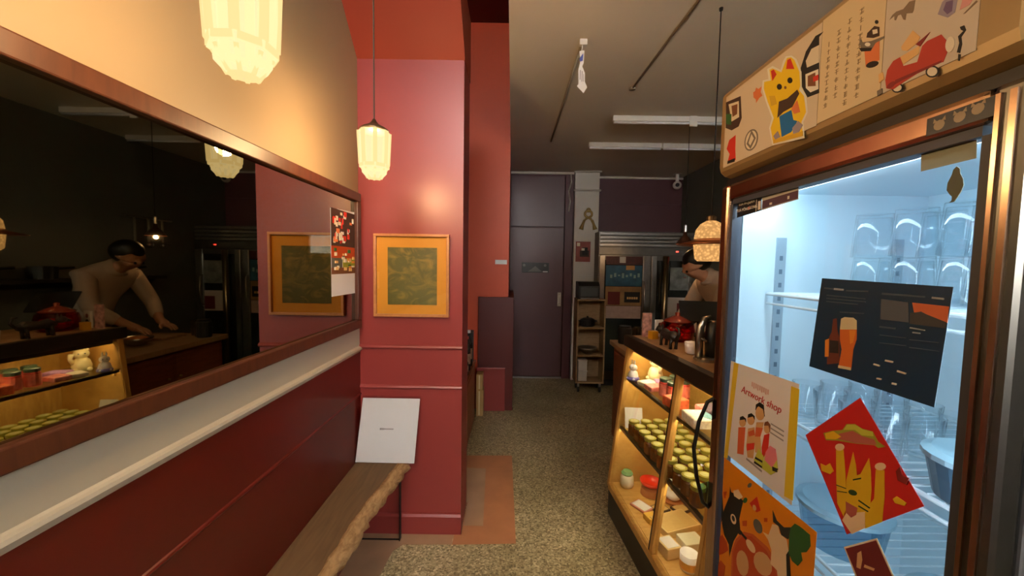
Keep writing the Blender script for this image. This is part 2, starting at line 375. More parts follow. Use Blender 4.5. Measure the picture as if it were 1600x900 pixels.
  ('lilac', [(0.6208,1.8983),(0.6156,1.9133),(0.6038,1.9171),(0.5940,1.9077),(0.5968,1.8861),(0.6061,1.8844)]),
  ('purple', [(0.6132,1.9000),(0.6099,1.9095),(0.6003,1.9062),(0.6005,1.8905),(0.6070,1.8897)]),
  ('pink', [(0.5906,1.8856),(0.5873,1.9017),(0.5710,1.8950),(0.5786,1.8849)]),
  ('greybrown', [(0.5854,1.8767),(0.5703,1.8858),(0.5685,1.8830),(0.5829,1.8762)]),
 ],
 'doll': [
  ('yellow2', [(1.1864,1.2061),(1.1620,1.2076),(1.1960,0.8910),(1.2256,0.8860)]),
  ('yellow2', [(0.9394,1.2102),(0.9122,1.2107),(0.9116,0.9322),(0.9413,0.9254)]),
  ('orange_red', [(1.1459,1.0160),(1.1124,1.0304),(1.1144,0.9454),(1.1453,0.9337)]),
  ('doll_tan', [(1.1115,1.0460),(1.1125,1.0394),(1.1164,1.0328),(1.1224,1.0274),(1.1295,1.0244),(1.1362,1.0243),(1.1411,1.0273),(1.1433,1.0327),(1.1422,1.0395),(1.1381,1.0463),(1.1319,1.0516),(1.1248,1.0545),(1.1182,1.0544),(1.1135,1.0514)]),
  ('black', [(1.1415,1.0398),(1.1407,1.0498),(1.1272,1.0587),(1.1116,1.0569),(1.1099,1.0457),(1.1173,1.0521)]),
  ('doll_tan', [(1.0990,1.0325),(1.0712,1.0482),(1.0641,1.0149),(1.0670,0.9815),(1.0692,0.9573),(1.0948,0.9479),(1.1033,0.9776)]),
  ('orange_red', [(1.0981,1.0225),(1.0720,1.0410),(1.0666,1.0274),(1.0927,1.0109)]),
  ('red', [(1.1010,0.9859),(1.0668,1.0045),(1.0673,0.9859),(1.0993,0.9654)]),
  ('doll_tan', [(1.0723,1.0697),(1.0733,1.0626),(1.0773,1.0555),(1.0834,1.0498),(1.0907,1.0468),(1.0975,1.0469),(1.1025,1.0504),(1.1048,1.0564),(1.1037,1.0638),(1.0995,1.0710),(1.0932,1.0766),(1.0860,1.0794),(1.0793,1.0791),(1.0744,1.0756)]),
  ('black', [(1.1031,1.0627),(1.1025,1.0733),(1.0878,1.0828),(1.0732,1.0803),(1.0716,1.0700),(1.0800,1.0758)]),
  ('doll_tan', [(1.0629,1.0664),(1.0328,1.0789),(1.0437,1.0334),(1.0358,0.9880),(1.0612,0.9798),(1.0662,1.0230)]),
  ('orange_red', [(1.0644,1.0512),(1.0353,1.0615),(1.0437,1.0334),(1.0649,1.0236)]),
  ('doll_tan', [(1.0311,1.1051),(1.0322,1.0959),(1.0367,1.0870),(1.0439,1.0802),(1.0524,1.0767),(1.0604,1.0774),(1.0664,1.0822),(1.0691,1.0902),(1.0679,1.0997),(1.0631,1.1088),(1.0556,1.1156),(1.0472,1.1188),(1.0393,1.1178),(1.0336,1.1129)]),
  ('black', [(1.0699,1.0990),(1.0691,1.1151),(1.0543,1.1273),(1.0367,1.1258),(1.0303,1.0958),(1.0383,1.1133),(1.0587,1.1145)]),
  ('red', [(1.0274,1.0452),(1.0079,1.0583),(1.0093,1.0144),(1.0294,0.9757),(1.0347,1.0064)]),
  ('doll_tan', [(1.0049,1.0739),(1.0055,1.0673),(1.0085,1.0609),(1.0131,1.0559),(1.0186,1.0535),(1.0239,1.0540),(1.0278,1.0575),(1.0295,1.0632),(1.0288,1.0700),(1.0257,1.0765),(1.0210,1.0814),(1.0155,1.0837),(1.0103,1.0830),(1.0066,1.0795)]),
  ('brown', [(1.0295,1.0707),(1.0278,1.0811),(1.0168,1.0883),(1.0056,1.0830),(1.0059,1.0636),(1.0121,1.0781)]),
  ('lime', [(1.0474,0.9966),(1.0251,0.9868),(1.0273,0.9502),(1.0647,0.9550)]),
  ('black', [(1.0581,0.9685),(1.0278,0.9721),(1.0280,0.9662),(1.0603,0.9615)]),
  ('black', [(1.0618,0.9543),(1.0278,0.9565),(1.0287,0.9507),(1.0641,0.9471)]),
  ('lime', [(1.0203,0.9915),(0.9743,1.0065),(0.9677,0.9764),(0.9928,0.9518),(1.0260,0.9509)]),
  ('pink2', [(1.0172,1.0018),(1.0022,1.0274),(0.9809,1.0284),(0.9729,1.0030),(0.9885,0.9735),(1.0192,0.9788)]),
  ('black', [(0.9888,0.9776),(0.9676,0.9827),(0.9703,0.9716),(0.9867,0.9668)]),
 ],
 'orange': [
  ('black', [(1.1750,0.8110),(1.1667,0.7983),(1.1348,0.8088),(1.1051,0.8088),(1.1108,0.7839),(1.1195,0.7425),(1.1120,0.7142),(1.0776,0.7142),(1.0848,0.7019),(1.1214,0.6962),(1.1419,0.6560),(1.1597,0.5912),(1.1652,0.6269),(1.1933,0.6392),(1.2092,0.6664),(1.2032,0.7138),(1.1761,0.7786)]),
  ('black', [(1.2325,0.7532),(1.2176,0.7614),(1.2012,0.6912),(1.2128,0.6678),(1.2185,0.6939)]),
  ('cream2', [(1.1575,0.8085),(1.1327,0.8272),(1.1087,0.8183),(1.1245,0.8009),(1.1510,0.7952)]),
  ('green', [(1.0872,0.8198),(1.0897,0.8149),(1.0934,0.8102),(1.0977,0.8067),(1.1017,0.8051),(1.1045,0.8057),(1.1056,0.8085),(1.1048,0.8128),(1.1023,0.8178),(1.0984,0.8225),(1.0942,0.8259),(1.0903,0.8274),(1.0875,0.8267),(1.0864,0.8240)]),
  ('cream2', [(1.1362,0.7331),(1.1338,0.7274),(1.1342,0.7206),(1.1375,0.7143),(1.1430,0.7095),(1.1496,0.7073),(1.1560,0.7081),(1.1611,0.7118),(1.1636,0.7177),(1.1631,0.7245),(1.1597,0.7310),(1.1540,0.7357),(1.1474,0.7378),(1.1410,0.7369)]),
  ('black', [(1.1418,0.7302),(1.1403,0.7269),(1.1405,0.7230),(1.1423,0.7194),(1.1454,0.7168),(1.1491,0.7156),(1.1527,0.7162),(1.1556,0.7183),(1.1571,0.7217),(1.1569,0.7256),(1.1550,0.7292),(1.1519,0.7319),(1.1482,0.7330),(1.1446,0.7324)]),
  ('salmon', [(1.1455,0.5373),(1.1482,0.6213),(1.1304,0.6715),(1.0947,0.7209),(1.0528,0.7439),(0.9894,0.7523),(0.9575,0.7381),(0.9370,0.7146)]),
  ('rust', [(1.1383,0.5435),(1.1405,0.6226),(1.1226,0.6682),(1.0939,0.7109),(1.0584,0.7326),(0.9942,0.7406),(0.9656,0.7237),(0.9493,0.7042)]),
  ('fish', [(1.0655,0.6490),(1.0632,0.6336),(1.0665,0.6164),(1.0749,0.6007),(1.0868,0.5894),(1.1000,0.5850),(1.1120,0.5886),(1.1201,0.5995),(1.1226,0.6158),(1.1189,0.6338),(1.1098,0.6498),(1.0975,0.6606),(1.0843,0.6641),(1.0730,0.6599)]),
  ('fish', [(0.9772,0.7259),(0.9699,0.7166),(0.9693,0.7030),(0.9757,0.6874),(0.9878,0.6727),(1.0038,0.6618),(1.0205,0.6569),(1.0345,0.6593),(1.0428,0.6688),(1.0433,0.6835),(1.0361,0.7001),(1.0227,0.7151),(1.0063,0.7254),(0.9901,0.7291)]),
  ('black', [(1.1154,0.7118),(1.0776,0.7142),(1.0822,0.7038),(1.1111,0.7037)]),
  ('cream2', [(1.0479,0.7163),(1.0411,0.7123),(1.0379,0.7066),(1.0388,0.7001),(1.0437,0.6942),(1.0518,0.6900),(1.0614,0.6883),(1.0708,0.6895),(1.0779,0.6934),(1.0814,0.6994),(1.0803,0.7061),(1.0751,0.7121),(1.0667,0.7163),(1.0570,0.7178)]),
  ('cream2', [(1.0122,0.7796),(0.9894,0.7874),(0.9774,0.8263),(0.9576,0.8364),(0.9499,0.8209),(0.9253,0.8220),(0.9151,0.7945),(0.9151,0.7333),(0.9468,0.7063),(0.9507,0.7204),(0.9752,0.7179),(0.9749,0.7556),(0.9900,0.7738)]),
  ('black', [(0.9794,0.8629),(0.9627,0.8463),(0.9364,0.8464),(0.9038,0.8696),(0.9198,0.8272),(0.9431,0.8212),(0.9533,0.8367),(0.9748,0.8341)]),
  ('black', [(0.9223,0.7851),(0.9139,0.8029),(0.9041,0.7426),(0.9160,0.7325)]),
  ('green', [(0.9129,0.8624),(0.9010,0.8810),(0.8882,0.8843),(0.8739,0.8860),(0.8544,0.8869),(0.8503,0.8625),(0.8613,0.8394),(0.8771,0.8261),(0.8714,0.8111),(0.8840,0.7873),(0.9017,0.7849),(0.9142,0.7952),(0.9167,0.8376)]),
  ('red', [(1.0746,0.8213),(1.0441,0.8600),(1.0268,0.8307),(1.0417,0.8159),(1.0589,0.8158)]),
  ('fish', [(1.0449,0.8284),(1.0438,0.8251),(1.0442,0.8214),(1.0462,0.8179),(1.0493,0.8153),(1.0528,0.8141),(1.0562,0.8146),(1.0588,0.8167),(1.0599,0.8200),(1.0594,0.8238),(1.0574,0.8273),(1.0543,0.8299),(1.0507,0.8310),(1.0474,0.8305)]),
  ('slate', [(1.0198,0.7942),(1.0159,0.7876),(1.0154,0.7797),(1.0185,0.7720),(1.0247,0.7659),(1.0327,0.7627),(1.0410,0.7630),(1.0480,0.7669),(1.0521,0.7736),(1.0526,0.7817),(1.0493,0.7896),(1.0429,0.7957),(1.0347,0.7987),(1.0265,0.7981)]),
  ('slate', [(1.0721,0.8739),(1.0750,0.8696),(1.0787,0.8658),(1.0825,0.8633),(1.0855,0.8626),(1.0873,0.8639),(1.0874,0.8669),(1.0858,0.8710),(1.0828,0.8754),(1.0791,0.8791),(1.0754,0.8816),(1.0724,0.8822),(1.0707,0.8809),(1.0706,0.8780)]),
  ('rust', [(1.2318,0.6160),(1.2028,0.6322),(1.1774,0.6271),(1.1674,0.6063),(1.1974,0.5710),(1.2262,0.5533),(1.2373,0.5771)]),
  ('rust', [(1.2369,0.5224),(1.2035,0.5442),(1.1784,0.5453),(1.1831,0.5053),(1.2359,0.4605),(1.2256,0.4967)]),
  ('rust', [(1.1028,0.7487),(1.0831,0.7631),(1.0830,0.7459),(1.1001,0.7346)]),
  ('rust', [(1.0097,0.8211),(0.9981,0.8290),(0.9972,0.8185),(1.0083,0.8108)]),
  ('rust', [(1.2068,0.7738),(1.1913,0.7857),(1.1956,0.7593),(1.2021,0.7576)]),
 ],
 'beer': [
  ('bottle', [(0.8301,1.3935),(0.8203,1.3966),(0.8172,1.3717),(0.8104,1.3560),(0.8062,1.3024),(0.8379,1.2914),(0.8397,1.3469),(0.8312,1.3658)]),
  ('black', [(0.8347,1.3462),(0.8122,1.3489),(0.8105,1.3223),(0.8333,1.3187)]),
  ('amber', [(0.8471,1.3437),(0.8370,1.3492),(0.8351,1.3096),(0.8450,1.3065)]),
  ('amber2', [(0.8107,1.3744),(0.7714,1.3811),(0.7698,1.3606),(0.7760,1.3384),(0.7777,1.2957),(0.8082,1.2931),(0.8031,1.3324),(0.8094,1.3529)]),
  ('foam', [(0.8097,1.3970),(0.8012,1.4015),(0.7810,1.4030),(0.7728,1.3984),(0.7714,1.3804),(0.8106,1.3738)]),
  ('foam', [(0.8086,1.2974),(0.7781,1.3005),(0.7784,1.2946),(0.8089,1.2915)]),
  ('amber', [(0.7881,1.3766),(0.7726,1.3786),(0.7771,1.3527),(0.7840,1.3480)]),
  ('photo_grey', [(0.7243,1.4466),(0.6747,1.4446),(0.6710,1.4099),(0.7232,1.4080)]),
  ('photo_orange', [(0.6678,1.4453),(0.6115,1.4445),(0.6118,1.4181),(0.6358,1.4249),(0.6522,1.4316),(0.6634,1.4280)]),
  ('photo_dark', [(0.6702,1.4272),(0.6521,1.4305),(0.6134,1.4191),(0.6138,1.4089),(0.6698,1.4079)]),
  ('dim', [(0.8585,1.4607),(0.8115,1.4594),(0.8120,1.4564),(0.8587,1.4575)]),
  ('paletext', [(0.8322,1.4609),(0.8077,1.4603),(0.8082,1.4567),(0.8323,1.4568)]),
  ('dim', [(0.8019,1.4587),(0.7508,1.4602),(0.7513,1.4577),(0.8020,1.4555)]),
  ('dim', [(0.8508,1.4448),(0.7563,1.4444),(0.7565,1.4428),(0.8511,1.4427)]),
  ('dim', [(0.8503,1.4378),(0.7559,1.4388),(0.7561,1.4372),(0.8506,1.4357)]),
  ('dim', [(0.8498,1.4309),(0.7725,1.4318),(0.7727,1.4302),(0.8500,1.4288)]),
  ('dim', [(0.8136,1.4119),(0.7575,1.4156),(0.7577,1.4137),(0.8138,1.4095)]),
  ('dim', [(0.7236,1.4585),(0.6479,1.4579),(0.6482,1.4552),(0.7237,1.4549)]),
  ('paletext', [(0.6370,1.4580),(0.6192,1.4574),(0.6194,1.4544),(0.6370,1.4549)]),
  ('dim', [(0.7234,1.3951),(0.6923,1.3964),(0.6924,1.3935),(0.7238,1.3921)]),
  ('paletext', [(0.6680,1.4021),(0.6437,1.4012),(0.6441,1.3996),(0.6684,1.3998)]),
  ('paletext', [(0.6630,1.3946),(0.6507,1.3952),(0.6508,1.3930),(0.6631,1.3924)]),
  ('dim', [(0.7222,1.3789),(0.6732,1.3822),(0.6731,1.3811),(0.7221,1.3774)]),
  ('dim', [(0.7211,1.3641),(0.6722,1.3685),(0.6721,1.3674),(0.7210,1.3626)]),
  ('dim', [(0.6677,1.3805),(0.6210,1.3845),(0.6210,1.3835),(0.6676,1.3792)]),
  ('dim', [(0.6667,1.3669),(0.6200,1.3705),(0.6199,1.3695),(0.6666,1.3655)]),
  ('cream', [(0.7292,1.3217),(0.7172,1.3215),(0.7176,1.3187),(0.7296,1.3188)]),
  ('cream', [(0.7072,1.3345),(0.6931,1.3351),(0.6935,1.3321),(0.7076,1.3315)]),
  ('cream', [(0.6838,1.3209),(0.6686,1.3203),(0.6692,1.3176),(0.6841,1.3179)]),
  ('cream', [(0.7209,1.2963),(0.7123,1.2974),(0.7127,1.2943),(0.7213,1.2935)]),
  ('cream', [(0.6913,1.2961),(0.6839,1.2967),(0.6842,1.2934),(0.6917,1.2928)]),
 ],
 'redcard': [
  ('dull_green', [(0.8351,1.1370),(0.8120,1.1524),(0.7872,1.1653),(0.7791,1.1814),(0.7597,1.1897),(0.7443,1.1869),(0.7215,1.1910),(0.7094,1.1765),(0.6950,1.1738),(0.7085,1.1646),(0.7164,1.1665),(0.7566,1.1505),(0.7991,1.1367),(0.8267,1.1243)]),
  ('rose', [(0.7947,1.1536),(0.7636,1.1738),(0.7432,1.1722),(0.7172,1.1773),(0.7120,1.1687),(0.7567,1.1514),(0.7966,1.1414)]),
  ('yellow3', [(0.8302,1.1382),(0.8091,1.1527),(0.7888,1.1499),(0.8021,1.1378),(0.8269,1.1273)]),
  ('lime', [(0.7846,1.1665),(0.7775,1.1812),(0.7596,1.1888),(0.7418,1.1862),(0.7215,1.1906),(0.7190,1.1827),(0.7433,1.1735),(0.7588,1.1778)]),
  ('yellow3', [(0.7993,1.1167),(0.7819,1.1253),(0.7733,1.0785),(0.7658,1.0100),(0.7706,0.9872),(0.7877,1.0057),(0.7936,1.0521)]),
  ('yellow3', [(0.7098,1.1221),(0.6933,1.1294),(0.6894,1.0775),(0.6903,1.0321),(0.7222,0.9960),(0.7250,1.0321),(0.7087,1.0654)]),
  ('yellow3', [(0.7679,1.0086),(0.7701,1.0657),(0.7593,1.1316),(0.7514,1.1097),(0.7478,1.0890),(0.7398,1.0964),(0.7249,1.1366),(0.7193,1.1133),(0.7157,1.0791),(0.7154,1.0375),(0.7260,1.0129),(0.7644,0.9914)]),
  ('cream2', [(0.7732,0.9780),(0.7649,0.9984),(0.7247,1.0285),(0.7232,0.9962),(0.7495,0.9650)]),
  ('cream2', [(0.7802,1.1315),(0.7810,1.1277),(0.7837,1.1236),(0.7879,1.1200),(0.7927,1.1176),(0.7973,1.1169),(0.8005,1.1181),(0.8019,1.1209),(0.8011,1.1248),(0.7982,1.1289),(0.7939,1.1325),(0.7891,1.1348),(0.7846,1.1354),(0.7815,1.1342)]),
  ('cream2', [(0.6914,1.1379),(0.6921,1.1342),(0.6947,1.1302),(0.6987,1.1266),(0.7033,1.1241),(0.7076,1.1232),(0.7107,1.1241),(0.7120,1.1267),(0.7112,1.1305),(0.7084,1.1346),(0.7044,1.1382),(0.6998,1.1406),(0.6956,1.1414),(0.6926,1.1404)]),
  ('darkgreen', [(0.7440,1.0522),(0.7457,1.0492),(0.7488,1.0463),(0.7530,1.0440),(0.7572,1.0428),(0.7608,1.0429),(0.7630,1.0444),(0.7632,1.0470),(0.7615,1.0501),(0.7582,1.0530),(0.7540,1.0553),(0.7498,1.0564),(0.7463,1.0562),(0.7443,1.0547)]),
  ('rose', [(0.7678,1.0223),(0.7408,1.0254),(0.7427,1.0099),(0.7531,0.9972),(0.7650,0.9998)]),
  ('darkgreen', [(0.7930,1.0435),(0.7689,1.0499),(0.7688,1.0481),(0.7928,1.0416)]),
  ('darkgreen', [(0.7898,1.0319),(0.7662,1.0428),(0.7661,1.0410),(0.7896,1.0300)]),
  ('darkgreen', [(0.7392,1.0438),(0.7149,1.0433),(0.7161,1.0402),(0.7405,1.0407)]),
  ('darkgreen', [(0.7384,1.0326),(0.7180,1.0344),(0.7187,1.0316),(0.7396,1.0295)]),
  ('darkgreen', [(0.7551,1.0768),(0.7378,1.0900),(0.7376,1.0873),(0.7544,1.0744)]),
  ('yellow3', [(0.8359,1.0667),(0.8223,1.0687),(0.8122,1.0797),(0.8013,1.0679),(0.8093,1.0574),(0.8316,1.0522)]),
  ('yellow3', [(0.6739,1.0864),(0.6675,1.0955),(0.6503,1.0939),(0.6529,1.0872),(0.6694,1.0816)]),
  ('deep_red', [(0.6721,1.1394),(0.6657,1.1513),(0.6599,1.1378),(0.6491,1.1398),(0.6519,1.1259),(0.6677,1.1250)]),
 ],
 'maroon': [
  ('cream', [(0.7668,0.9243),(0.6991,0.9937),(0.6625,0.9474),(0.7361,0.8848)]),
  ('maroon', [(0.7624,0.9242),(0.7005,0.9882),(0.6657,0.9448),(0.7323,0.8881)]),
  ('fish', [(0.7359,0.9351),(0.7282,0.9459),(0.7245,0.9300),(0.7268,0.9092),(0.7357,0.9057)]),
  ('fish', [(0.7192,0.9249),(0.6986,0.9335),(0.7004,0.9275),(0.7206,0.9181)]),
 ],
}
# ------------------------------------------------------------------ shared materials
M_cream = mat('cream_paint', (0.31, 0.225, 0.13), 0.55, var=0.03, scale=3, bump=0.03)
M_rail = mat('cream_gloss_paint', (0.46, 0.41, 0.31), 0.4, var=0.03, scale=5)
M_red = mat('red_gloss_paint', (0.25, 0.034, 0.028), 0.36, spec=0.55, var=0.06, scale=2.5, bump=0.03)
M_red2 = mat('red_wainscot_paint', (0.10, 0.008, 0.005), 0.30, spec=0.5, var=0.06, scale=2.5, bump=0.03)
M_orange_red = mat('vermilion_paint', (0.64, 0.080, 0.020), 0.5, var=0.05, scale=2.0)
M_plum = mat('plum_paint', (0.125, 0.062, 0.070), 0.38, var=0.08, scale=2.0, bump=0.02)
M_plum2 = mat('plum_wall_paint', (0.10, 0.030, 0.036), 0.45, var=0.08, scale=2.0)
M_darkred = mat('dark_red_ceiling_paint', (0.10, 0.008, 0.004), 0.6)
M_ceil = mat('grey_gloss_ceiling_paint', (0.86, 0.79, 0.65), 0.30, spec=0.45, var=0.04, scale=1.5)
M_greywall = mat('grey_kitchen_wall', srgb(96, 98, 92), 0.6, var=0.08, scale=2)
M_white = mat('white_paint', srgb(226, 222, 214), 0.5, var=0.02)
M_paper = mat('white_paper', srgb(226, 221, 216), 0.55)
M_steel = mat('stainless_steel', (0.50, 0.49, 0.47), 0.28, metal=1.0, var=0.06, scale=30)
M_steel_dark = mat('dark_stainless', (0.20, 0.19, 0.17), 0.32, metal=1.0, var=0.08, scale=20)
M_satin = mat('satin_side_panel', (0.20, 0.20, 0.205), 0.5, metal=0.8)
M_bronze = mat('bronze_door_frame', (0.52, 0.34, 0.23), 0.24, metal=1.0, var=0.05, scale=20)
M_black = mat('black_plastic', (0.012, 0.012, 0.013), 0.4)
M_blackwood = mat('black_stained_wood', (0.022, 0.015, 0.011), 0.4, var=0.2, scale=12)
M_metal_black = mat('black_iron', (0.02, 0.018, 0.016), 0.45, metal=0.6)
M_gold = mat('old_gold', (0.42, 0.30, 0.10), 0.4, metal=0.7)
M_glass = thin_glass('clear_glass')
M_case_wood = wood('honey_plywood', (0.50, 0.26, 0.055), (0.64, 0.37, 0.095), 0.5, (1, 6, 1))
M_shelf_wood = wood('pine_shelf_wood', (0.30, 0.19, 0.09), (0.40, 0.26, 0.13), 0.55, (1, 1, 5))
M_brown_wood = wood('red_brown_cabinet_wood', (0.20, 0.055, 0.018), (0.30, 0.09, 0.03), 0.42, (1, 1, 5))
M_counter = wood('oak_counter', (0.36, 0.21, 0.10), (0.46, 0.28, 0.14), 0.45, (1, 5, 1))
M_mahog = wood('mahogany_frame', (0.055, 0.014, 0.005), (0.085, 0.023, 0.008), 0.42, (1, 6, 1), 0.05)
M_card = mat('brown_cardboard', srgb(176, 138, 84), 0.8, var=0.08)

# ------------------------------------------------------------------ the room
XL, YB, XR, YF = -0.823, 5.08, 2.29, -1.6
ZC, ZH = 2.72, 3.87
fl = struct(MB().box((XL - .13, YF - .1, -0.1), (XR + .1, YB + .32, 0)).build('floor', floor_mat()))
patch = mat('terracotta_screed', (0.48, 0.20, 0.085), 0.5, var=0.14, scale=5, bump=0.05)
pinky = mat('pinkish_screed', (0.42, 0.25, 0.14), 0.5, var=0.18, scale=4, bump=0.05)
P = [(-.345, 2.93), (.02, 2.94), (.042, 1.985), (-.30, 1.97), (-.30, 2.055), (-.262, 2.056), (-.262, 2.315), (-.345, 2.36)]
MB().prism(P, (0, 0, 0), (1, 0, 0), (0, 1, 0), (0, 0, 1), 0.0, 0.002).build('floor_patch', patch, fl)
P = [(-.303, 2.05), (-.303, 1.972), (-.56, 1.965), (-.60, 1.92), (-.615, 1.75), (-.63, 1.2), (-.62, -1.55), (-.81, -1.55), (-.81, 2.05)]
MB().prism(P, (0, 0, 0), (1, 0, 0), (0, 1, 0), (0, 0, 1), 0.0, 0.0018).build('floor_patch', pinky, fl)
MB().prism([(-.258, 2.12), (-.145, 2.118), (-.172, 2.74), (-.335, 2.75), (-.335, 2.38), (-.258, 2.33)], (0, 0, 0), (1, 0, 0), (0, 1, 0), (0, 0, 1), 0.002, 0.0032).build('floor_patch', pinky, fl)

wl = struct(MB().box((XL - .13, YF, 1.03), (XL, YB, ZH)).build('wall_left', M_cream))
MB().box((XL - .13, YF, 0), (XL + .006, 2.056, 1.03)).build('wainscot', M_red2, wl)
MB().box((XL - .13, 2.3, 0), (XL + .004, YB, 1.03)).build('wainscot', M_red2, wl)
MB().box((XL - .12, YF, 1.04), (XL + .003, 2.057, 1.158)).build('brightened_wall_band', M_rail, wl)  # added strip of the same wall, its brighter look put into paler colour
rail = [(0, 0), (.006, .003), (.009, .010), (.016, .014), (.019, .022), (.016, .030), (.008, .033), (0, .040)]
struct(MB().prism(rail, (XL, YF, 1.016), (1, 0, 0), (0, 0, 1), (0, 1, 0), 0, 2.057 - YF).build('trim_1', M_rail))
bead = [(0, 0), (.010, .004), (.014, .012), (.010, .020), (0, .026)]
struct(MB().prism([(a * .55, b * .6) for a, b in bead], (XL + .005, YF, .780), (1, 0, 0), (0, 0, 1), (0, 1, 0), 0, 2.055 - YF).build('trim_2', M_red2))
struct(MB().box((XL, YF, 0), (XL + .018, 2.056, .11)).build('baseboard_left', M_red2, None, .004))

# the pillar with its sloping soffit
wp = struct(MB().box((XL + .001, 2.058, 0), (-.265, 2.31, 2.555)).build('wall_pillar', M_red))
MB().prism([(2.058, 2.555), (1.75, 2.86), (1.75, 2.90), (2.31, 2.90), (2.31, 2.555)], (XL + .001, 0, 0), (0, 1, 0), (0, 0, 1), (1, 0, 0), 0, -.262 - XL).build('soffit', mat('brick_red_soffit_paint', (0.26, 0.030, 0.012), .5), wp)
for z in (1.035, .815):
    MB().prism(bead, (XL, 2.059, z), (0, -1, 0), (0, 0, 1), (1, 0, 0), .001, -.263 - XL).build('moulding', M_red, wp)
MB().box((XL, 2.044, 0), (-.262, 2.062, .10)).build('pillar_base', M_red, wp, .003)
MB().prism([(0, 0), (.022, 0), (.022, .004), (.014, .016), (0, .018)], (XL, 2.06, .10), (0, -1, 0), (0, 0, 1), (1, 0, 0), .001, -.264 - XL).build('moulding', M_red, wp)

# red wall at the end of the recess
wr = struct(MB().box((XL, 3.92, 0), (-.036, YB, ZH)).build('wall_recess', M_orange_red))
MB().box((-.34, 3.88, 0), (.021, 4.98, 1.17)).build('lower_block', mat('oxblood_shaded_paint', (0.10, 0.010, 0.006), .45), wr, .003)  # block's own dark red, deepened in colour for the shade behind the pillar
MB().box((-.352, 3.855, 0), (-.055, 3.879, .452)).build('low_panel', M_red, wr, .008)
struct(MB().box((-.05, 3.90, 0), (.026, 3.915, .02)).build('trim_3', M_metal_black))

wb = struct(MB().box((-.1, YB, 0), (1.10, YB + .32, ZH)).box((1.10, YB + .20, 0), (XR + .1, YB + .32, ZC + .05)).build('wall_back', M_plum2))
MB().box((1.10, YB + .188, 2.35), (XR, YB + .201, 2.375)).build('picture_rail', M_plum2, wb)
struct(MB().box((-.036, YB - .02, 2.685), (.79, YB, 2.712)).build('trim_4', M_white))
struct(MB().box((1.10, YB + .18, 2.685), (XR, YB + .2, 2.71)).build('trim_5', M_white))
d1 = struct(thing('door_1', None, None, (.32, YB, 0)))
MB().box((-.034, YB - .03, .02), (.665, YB - .001, 1.985)).build('door_leaf', M_plum, d1, .004)
MB().box((-.034, YB - .028, 2.005), (.665, YB - .001, 2.655)).build('transom_panel', M_plum, d1, .004)
MB().box((.672, YB - .045, 0), (.785, YB - .001, 2.66)).build('door_jamb', M_plum2, d1, .005)
MB().box((-.034, YB - .05, 0), (.672, YB - .001, .018)).build('threshold', M_steel, d1)
hp = MB().box((.60, YB - .036, .965), (.648, YB - .031, 1.15)).build('handle_plate', M_white, d1, .002)
MB().tube([(.624, YB - .036, 1.0), (.624, YB - .065, 1.01), (.624, YB - .065, 1.11), (.624, YB - .036, 1.12)], .007).build('pull', M_white, hp)
pl = MB().box((.125, YB - .036, 1.405), (.48, YB - .031, 1.535)).build('door_plate', M_black, d1, .003)
MB().prism([(.20, 1.415), (.30, 1.49), (.40, 1.415)], (0, YB - .036, 0), (1, 0, 0), (0, 0, 1), (0, -1, 0), 0, .003).build('emblem', mat('grey_emblem', (.12, .11, .10), .5), pl)
for x in (.155, .43):
    MB().lathe([(.018, 0), (.018, .003)], (x, YB - .039, 1.50), 10, axis='y').build('plate_dot', mat('grey_emblem', (.12, .11, .10), .5), pl)
MB().box((.40, YB - .039, 1.412), (.465, YB - .036, 1.425)).build('plate_label', M_paper, pl)

cw = struct(MB().box((.79, 4.985, 0), (1.10, YB, ZC)).build('wall_column', M_white))
for z in (2.69, 2.455):
    MB().prism([(0, 0), (.02, .004), (.028, .015), (.012, .024), (0, .028)], (.77, 4.987, z), (0, -1, 0), (0, 0, 1), (1, 0, 0), 0, .35).build('moulding', M_white, cw)

struct(MB().box((XR, YF - .1, 0), (XR + .1, YB + .3, ZC + .05)).build('wall_right', M_greywall))
struct(MB().box((-.0355, YF, ZC), (XR, YB + .3, ZH)).build('ceiling', M_ceil))
struct(MB().box((XL - .13, YF - .1, ZH), (-.030, YB + .3, ZH + .1)).build('ceiling_entrance', M_darkred))

# shopfront behind the viewer: the daylight comes through its glass
wf = struct(MB().box((XL - .13, YF - .1, 0), (-.76, YF, ZH)).build('wall_front', M_cream))
MB().box((-.76, YF - .1, 0), (.70, YF, 2.76)).build('pier', M_cream, wf)
MB().box((1.42, YF - .1, 0), (XR, YF, ZC + .02)).build('pier', M_cream, wf)
MB().box((.70, YF - .1, 0), (1.42, YF, 1.60)).build('shop_door', M_mahog, wf)
MB().box((.70, YF - .1, 2.55), (1.42, YF, ZC + .02)).build('lintel', M_cream, wf)
MB().box((-.76, YF - .1, 3.80), (-.03, YF, ZH)).build('lintel', M_cream, wf)
def window(name, x0, x1, z0, z1, bars=()):
    w_ = struct(thing(name, None, None, ((x0 + x1) / 2, YF, z0)))
    for a, b in ((x0, x0 + .03), (x1 - .03, x1)): MB().box((a, YF - .08, z0), (b, YF - .03, z1)).build('window_frame', M_mahog, w_)
    for c in (z0, z1 - .03) + tuple(bars): MB().box((x0 + .03, YF - .08, c), (x1 - .03, YF - .03, c + .03)).build('window_frame', M_mahog, w_)
    MB().box((x0 + .03, YF - .058, z0 + .03), (x1 - .03, YF - .052, z1 - .03)).build('pane', M_glass, w_)
window('window_1', .70, 1.42, 1.60, 2.55)
window('window_2', -.76, -.03, 2.76, 3.80)

